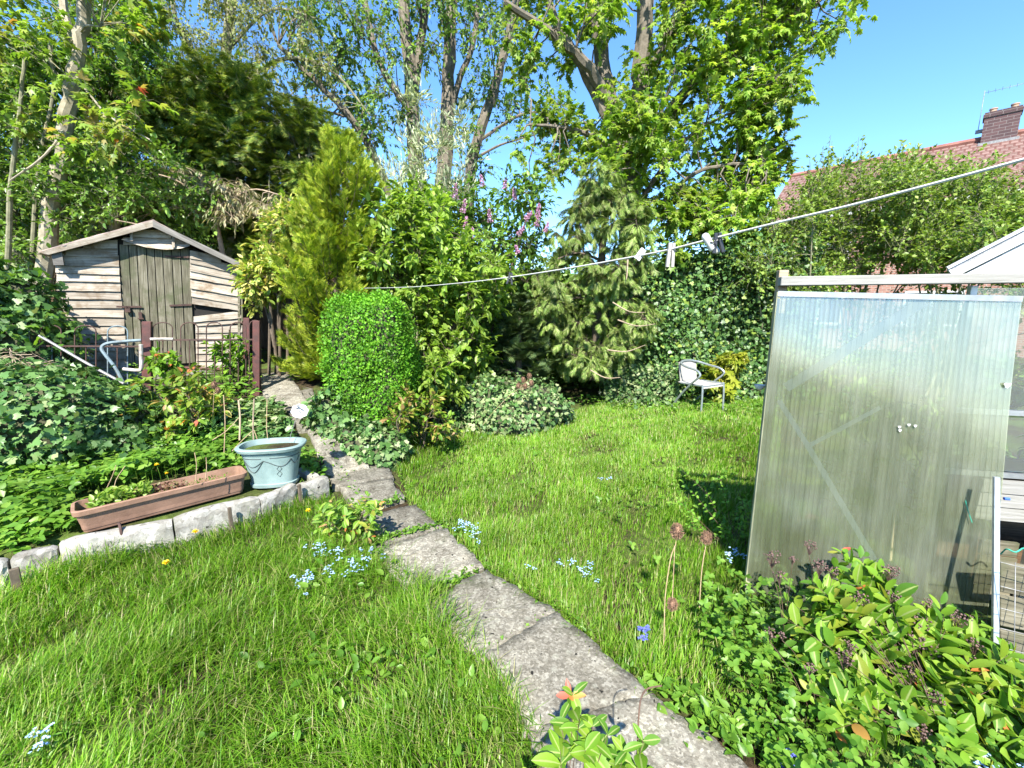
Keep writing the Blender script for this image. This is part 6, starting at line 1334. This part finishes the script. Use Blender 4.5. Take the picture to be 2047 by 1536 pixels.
def mound(cx, cy, rx, ry, h, rot=0, lump=.08, seed=0, pw=2.0):
    c_, s_ = math.cos(rot), math.sin(rot)
    def fn(u, v):
        a = u * 2 * math.pi; e = v ** .6 * math.pi / 2; x, y, z = np.cos(a) * np.sin(e), np.sin(a) * np.sin(e), np.cos(e); k = 1 + lump * (np.sin(a * 3 + e * 4 + seed) + .7 * np.sin(a * 5 - e * 7 + seed))
        X, Y_ = x * rx * k, y * ry * k; X, Y_ = X * c_ - Y_ * s_ + cx, X * s_ + Y_ * c_ + cy; nn = unit(np.column_stack([x / rx, y / ry, z / h])); nn = np.column_stack([nn[:, 0] * c_ - nn[:, 1] * s_, nn[:, 0] * s_ + nn[:, 1] * c_, nn[:, 2]])
        return np.column_stack([X, Y_, gz(X, Y_) + np.abs(z) ** .8 * h * k]), nn
    return fn
im = ground_pt(120, 4.1)
clad('ivy_mound', 'big mound of dark ivy in front of the railing, left side', mound(im[0] - .35, 3.85, 1.25, .62, .78, .15, .08, 1), 5000, 'ivy', L_IVY, .068, 32, (im[0] - .35, 3.85, .4), nobj=290, mixes=[(.13, L_IVYP)], depth=.05, droop=.6, core=M_INNER)
rm_ = np.random.default_rng(33); mo = bpy.data.objects['ivy_mound']; mp, mn = mound(im[0] - .35, 4.05, .7, .3, .84, .15)(rm_.random(130) * .55 + .15, rm_.random(130) ** 1.5); dd_ = unit(rm_.normal(size=(130, 3)) * (1, 1, .4)); V, F = twig_tris(np.stack([mp - dd_ * .14 + mn * .05, mp + mn * .08, mp + dd_ * .14 + mn * .04], 1), .0045); tri_obj('dry_twigs', V, F, M_TWIGP, mo, kind='stuff')
lh = P(-20, 640, 4.6)
clad('ivy_hedge', 'tall ivy covered hedge at the left edge beside the shed', mound(lh[0] - .35, 4.75, .85, .75, 1.62, 0, .07, 3), 6500, 'ivy', L_IVY, .085, 34, (lh[0] - .4, 4.6, .2), cat='hedge', mixes=[(.25, L_COVER), (.12, L_IVYP)], depth=.07, core=M_INNER)
cb_ = ground_pt(670, 4.75)
clad('ivy_clump', 'dark ivy clump spilling onto the path at the foot of the clipped box', mound(cb_[0] + .10, 4.75, .24, .52, .40, -.25, .12, 4), 1500, 'ivy', L_IVY, .065, 35, cb_, mixes=[(.25, L_IVYP)], depth=.04, core=M_INNER)
cb2 = P(720, 880, 4.1); cb2[2] = 0
clad('ivy_clump', 'ivy patch between the path and the yellow green shrub', mound(cb2[0] + .12, 4.2, .36, .26, .30, 0, .1, 5), 900, 'ivy', L_IVYP, .055, 36, cb2, mixes=[(.6, L_IVY)], depth=.03, core=M_INNER)
cb3 = P(1010, 820, 5.5); cb3[2] = 0
clad('ivy_bank', 'pale variegated ivy bank at the back of the lawn', mound(cb3[0] - .08, 5.7, 1.0, .55, .58, 0, .11, 6), 5000, 'ivy', L_IVYP, .050, 37, cb3, mixes=[(.3, L_IVY)], depth=.04, core=M_INNER)
# --- clipped box
def boxfn(c, a, b, h, seed, p=3.6):
    def fn(u, v):
        ph = u * 2 * math.pi; z = 1 - 1.72 * v; q = np.sqrt(np.maximum(1 - z * z, 0)); x, y = q * np.cos(ph), q * np.sin(ph); r = (np.abs(x) ** p + np.abs(y) ** p + np.abs(z) ** p) ** (-1 / p)
        x, y, z = x * r, y * r, z * r; k = 1 + .045 * np.sin(ph * 3 + z * 3 + seed) + .03 * np.sin(ph * 7 - z * 6) + .025 * np.sin(ph * 2 - z * 11) - .12 * np.exp(-((np.mod(ph, 6.283) - 4.9) ** 2 + (z - .45) ** 2) / .03)
        nn = unit(np.column_stack([np.sign(x) * np.abs(x) ** (p - 1) / a, np.sign(y) * np.abs(y) ** (p - 1) / b, np.sign(z) * np.abs(z) ** (p - 1) * 2 / h]))
        return c + np.column_stack([x * a * k * (1 - .06 * z), y * b * k, h * (.5 + .5 * z * k)]), nn
    return fn
bc = ground_pt(748, 4.85); bc[2] -= .05
clad('clipped_box', 'clipped rounded box bush, bright fresh green, beside the path', boxfn(bc, .425, .40, 1.42, 1, 5.), 32000, 'small', L_BOX, .030, 38, bc, cat='bush', depth=.035, droop=-.5, core=M_INNER)
# --- bed cover and leafy weeds
def cover(name, poly, n, size, t, mat, seed, h, label=None, dens=None):
    r = np.random.default_rng(seed); pts = [tuple(G(a, b)[:2]) for a, b in poly]; q = lattice(r, pts, .015); q = q[r.permutation(len(q))[:n]]; m_ = len(q)
    z = gz(q[:, 0], q[:, 1]); hh = h * (1 + .6 * wave(q[:, 0], q[:, 1], seed, 5.)); pos = np.column_stack([q, z + np.abs(hh) * r.random(m_) ** .6 + .01]); d = unit(r.normal(size=(m_, 3)) * (1, 1, .25) + (0, -.2, .1)); nr = unit(r.normal(size=(m_, 3)) * .35 + (0, -.15, 1))
    A = scatter(t, pos, d, nr, size * r.uniform(.55, 1.3, m_)); k = r.permutation(m_)[:m_ // 2]; B = twig_tris(np.stack([np.column_stack([q[k], z[k]]), pos[k] * .5 + np.column_stack([q[k], z[k] + .02]) * .5, pos[k]], 1), .0016)
    tri_obj(name, *A, mat, kind='stuff'); return B
Bs = [cover('bed_cover', [(-330, 1150), (-60, 1010), (40, 930), (300, 890), (480, 880), (500, 945), (330, 960), (150, 1000), (170, 1060), (120, 1100), (0, 1140), (-60, 1190)], 2300, .095, 'trefoil', L_COVER, 70, .16),
      cover('bed_cover', [(230, 870), (460, 820), (575, 830), (590, 880), (600, 930), (580, 955), (470, 900), (300, 920)], 1500, .07, 'ivy', L_IVY, 71, .12),
      cover('bed_cover', [(420, 830), (545, 815), (580, 870), (480, 890)], 500, .07, 'ivy', L_IVYP, 72, .14),
      cover('bed_cover', [(120, 780), (500, 760), (520, 830), (300, 850)], 900, .07, 'oval', L_COVER, 73, .22),
      cover('bed_cover', [(1130, 810), (1240, 785), (1560, 790), (1560, 845), (1440, 830), (1240, 822)], 1500, .06, 'oval', L_COVER, 75, .09),
      cover('bed_cover', [(610, 895), (655, 965), (650, 985), (600, 950)], 160, .05, 'oval', L_COVER, 76, .08)]
V, F = cat_tri(Bs); tri_obj('cover_stems', V, F, L_COVER, kind='stuff')

# --- broad-leaved plants in front, every large leaf its own
def leafy(name, label, base, tips, npair, size, seed, nobj, mat=L_HYP, mixes=(), stem_r=.0022, t='hyp', cat='shrub', sm=M_BROWNST, out_=.9):
    rng = np.random.default_rng(seed); o = thing(name, base, label, cat); tips = np.asarray(tips); n = len(tips); b = np.asarray(base) + np.column_stack([rng.normal(size=(n, 2)) * .06, np.zeros(n)])
    mid = b * .45 + tips * .55 + np.column_stack([rng.normal(size=(n, 2)) * .03, .10 * np.linalg.norm(tips - b, axis=1)]); ts = np.linspace(0, 1, 7)[None, :, None]; cv = (1 - ts) ** 2 * b[:, None] + 2 * ts * (1 - ts) * mid[:, None] + ts ** 2 * tips[:, None]
    V, F = twig_tris(cv, stem_r); tri_obj('stems', V, F, sm, o, kind='stuff'); Pp, D, Nn, Sz = [], [], [], []
    for i in range(n):
        az = rng.uniform(0, 6.28)
        for k in range(npair):
            tq = 1 - k * .085 - rng.uniform(0, .02); p = (1 - tq) ** 2 * b[i] + 2 * tq * (1 - tq) * mid[i] + tq ** 2 * tips[i]; tg = unit(tips[i] - mid[i]); u_ = unit(np.cross(tg, (.3, .2, 1.))); v_ = np.cross(tg, u_); az += 1.5708 + rng.normal() * .2
            for s in (0, math.pi):
                d = unit((u_ * math.cos(az + s) + v_ * math.sin(az + s)) * out_ + tg * (.75 if k == 0 else .35) + rng.normal(size=3) * .12); Pp.append(p); D.append(d); Nn.append(unit(tg * .5 + (-.15, -.55, 1.) + rng.normal(size=3) * .28)); Sz.append(size * (.62 if k == 0 else min(1., .75 + .12 * k)) * rng.uniform(.75, 1.2))
    Pp, D, Nn, Sz = map(np.array, (Pp, D, Nn, Sz)); k = rng.random(len(Pp)); acc = 0
    for fr_, m2 in mixes: s = (k >= acc) & (k < acc + fr_); acc += fr_; leaves(o, t, m2, Pp[s], D[s], Nn[s], Sz[s], 30 if nobj else 0)
    s = k >= acc; px, py = px_of(Pp[s]); ins = ((px > -20) & (px < 2067) & (py > -20) & (py < 1556)).astype(float); leaves(o, t, mat, Pp[s], D[s], Nn[s], Sz[s], nobj, inside=ins); return o, tips
def hyp_t():
    V, F = [], []; xs = (0, .12, .205, .225, .185, .105, .0); ys = (0, .15, .35, .55, .75, .9, 1.0)
    for x, y in zip(xs, ys):
        for s in (-1, 0, 1): V.append((s * x, y, abs(s) * x * .32 - .10 * y * y))
    for j in range(6):
        for i in range(2): a = j * 3 + i; F += [(a, a + 1, a + 4), (a, a + 4, a + 3)]
    return np.array(V), np.array(F)
T['hyp'] = hyp_t()
rh = np.random.default_rng(80)
poly = [(1560, 1215), (1600, 1170), (1660, 1120), (1700, 1085), (1740, 1120), (1800, 1170), (1880, 1200), (1960, 1240), (2040, 1320), (2120, 1430), (2140, 1560), (1990, 1640), (1800, 1570), (1680, 1500), (1630, 1430), (1600, 1330), (1560, 1270)]
tp = []
while len(tp) < 230:
    x, y = rh.uniform(1540, 2140), rh.uniform(1080, 1640)
    if in_poly(poly, np.array([x]), np.array([y]))[0]:
        Y = np.interp(y, [1080, 1250, 1450, 1640], [1.74, 1.58, 1.32, 1.12]) + rh.uniform(-.05, .12) - .10 * (x - 1800) / 300 * .6; p = P(x, y, Y)
        if p[2] > .06: tp.append(p)
hyp, tips = leafy('broad_leaved_shrub', 'large bright green broad leaved shrub with brown seed heads before the ribbed sheet', (1.56, 1.30, 0), tp, 5, .092, 81, 290, mixes=((.012, L_AUT), (.16, L_HYP2)))
def seedhead(par, c, r_, n, sd):
    r = np.random.default_rng(sd); ico = np.array([(0, 0, 1), (.9, 0, .2), (.28, .85, .2), (-.73, .53, .2), (-.73, -.53, .2), (.28, -.85, .2), (0, 0, -1)]); fi = np.array([(0, 1, 2), (0, 2, 3), (0, 3, 4), (0, 4, 5), (0, 5, 1), (6, 2, 1), (6, 3, 2), (6, 4, 3), (6, 5, 4), (6, 1, 5)])
    p = c + rdir(r, n) * (r.random((n, 1)) ** .4) * r_ * (1, 1, .75); V = (ico[None] * (.0052 * r.uniform(.7, 1.2, n))[:, None, None] + p[:, None]).reshape(-1, 3); F = (fi[None] + (np.arange(n) * 7)[:, None, None]).reshape(-1, 3); st = c - (0, 0, r_ * 1.6)
    A = twig_tris(np.stack([np.repeat(st[None], n, 0), (st + p) / 2 + (0, 0, .004), p], 1), .0009); tri_obj('seed_head', *cat_tri([(V, F), A]), M_SEED, par)
for k, (x, y, s) in enumerate(((1545, 1112, 1.2), (1620, 1090, 1.), (1585, 1118, .6), (1560, 1150, .9), (1640, 1130, 1.1), (1665, 1140, .9), (1780, 1140, 1.2), (1720, 1195, 1.2), (1785, 1190, .9), (1855, 1205, .8), (1920, 1235, 1.3), (1845, 1245, 1.2), (1830, 1280, 1.2), (1860, 1300, 1.), (1690, 1315, 1.2), (1620, 1335, .7), (1540, 1265, .8), (1565, 1270, .5), (1935, 1320, 1.1), (1825, 1345, 1.), (1950, 1290, 1.), (1870, 1395, 1.), (1740, 1250, .9), (1990, 1410, .9), (2025, 1420, .8), (2030, 1475, .9), (1850, 1465, 1.), (1700, 1290, .8))):
    Y = float(np.interp(y, [1080, 1250, 1450, 1640], [1.70, 1.52, 1.26, 1.08])); c = P(x, y, Y); r_ = .030 * s; seedhead(hyp, c, r_, int(26 * s), 200 + k)
    tt_ = c - (0, 0, r_ * 1.6); b = np.asarray(tips)[np.argmin(np.linalg.norm(np.asarray(tips) - tt_ + (0, 0, .12), axis=1))] - (0, 0, .06); V, F = tube_tri(smooth_path([b, (b + tt_) / 2 + (0, 0, .02), tt_], 4), .0013, 4); tri_obj('seed_stem', V, F, M_BROWNST, hyp)
pf = []
for x, y, Y in ((1145, 1385, .93), (1120, 1440, .92), (1160, 1430, .9), (1185, 1450, .9), (1215, 1470, .89), (1245, 1500, .88), (1285, 1480, .9), (1120, 1500, .88), (1170, 1500, .86), (1230, 1530, .85), (1290, 1540, .86), (1105, 1530, .9), (1060, 1560, .9)): pf.append(P(x, y, Y))
fr, _ = leafy('red_tipped_plant', 'young leafy plant with red and orange top leaves at the bottom edge', (.17, .80, 0), pf, 3, .075, 83, 200, sm=M_BROWNST)
top = P(1138, 1392, .93); leaf_objs(fr, 'hyp', L_AUT, np.array([top] * 4), np.array([(-.8, -.1, .2), (.8, -.2, .35), (-.1, .3, 1.), (.2, -.6, .3)]), np.array([(0, -.5, 1.)] * 4), np.array([.034, .042, .036, .024]))
rp = np.random.default_rng(85); tp = [P(x, y, 2.62 + rp.uniform(-.12, .12)) for x, y in zip(rp.uniform(632, 762, 34), rp.uniform(985, 1075, 34))]
rc, _ = leafy('leafy_plant', 'low leafy plant with reddish young leaves on the left edge of the path', PZ(697, 1092, 0), tp, 4, .066, 86, 250, mixes=((.16, L_HYPY), (.05, L_AUT)))
g = PZ(1430, 1060, 0); tp = [P(x, y, 2.75 + rp.uniform(-.2, .25)) for x, y in zip(rp.uniform(1345, 1510, 26), rp.uniform(925, 1075, 26))]
leafy('sprawling_seedling', 'loose small leaved sprawling shoots in the shaded grass beside the ribbed sheet', PZ(1475, 1100, 0), tp, 7, .034, 87, 0, mat=L_CLOVER, t='oval')

# --- plants inside the greenhouse, seen dimly through the sheet, and the back hedge that closes the view
shrub('greenhouse_plants', 'dark leafy plants inside the greenhouse behind the ribbed sheet', [(1660, 800), (1900, 760), (2120, 720), (2200, 1000), (2050, 1160), (1800, 1150), (1680, 1000)], 2.45, 3.3, 60, .17, 8, 7, 'oval', L_LAUREL, .085, 90, 1880, 6, cat='plants', droop=.2)
clad('boundary_hedge', 'dark leafy boundary hedge seen in gaps behind lilac and thuja', wallfn((-3.4, 8.9), (3.4, 8.95), 0, [2.5, 2.7, 2.5, 2.6, 2.4, 2.5], .22, 4), 13000, 'oval', L_LAUREL, .11, 91, (0, 8.9, 0), cat='hedge', mixes=[(.3, L_HEDGE)], depth=.16, core=M_INNER)
clad('boundary_hedge', 'dark leafy boundary hedge behind the shed and the yew', wallfn((-11.5, 9.6), (-3.1, 9.8), 0, [4.6, 5.0, 4.8, 4.4, 3.2], .2, 5), 14000, 'oval', L_LAUREL, .12, 92, (-7, 9.7, 0), cat='hedge', mixes=[(.3, L_HEDGE)], depth=.18, core=M_INNER)

rx_ = np.random.default_rng(95); bx = bpy.data.objects['clipped_box']; uq, vq = rx_.random(420), rx_.random(420) * .75; pb_, nb_ = boxfn(bc, .425, .40, 1.42, 1, 5.)(uq, vq); dq = unit(nb_ + (0, 0, .6) + rx_.normal(size=(420, 3)) * .4); lq = rx_.uniform(.02, .11, 420)[:, None]
V, F = twig_tris(np.stack([pb_, pb_ + dq * lq * .5, pb_ + dq * lq], 1), .0015); tri_obj('stray_shoots', V, F, M_TWIG, bx, kind='stuff')
tq = rx_.random((420, 9, 1)); pq = (pb_[:, None] + dq[:, None] * lq[:, None] * (.2 + .8 * tq)).reshape(-1, 3); V, F = scatter('small', pq, rdir(rx_, len(pq)) + np.repeat(dq, 9, 0) * .7, rdir(rx_, len(pq)), .026 * rx_.uniform(.6, 1.2, len(pq))); tri_obj('shoot_leaves', V, F, L_BOX, bx, kind='stuff')
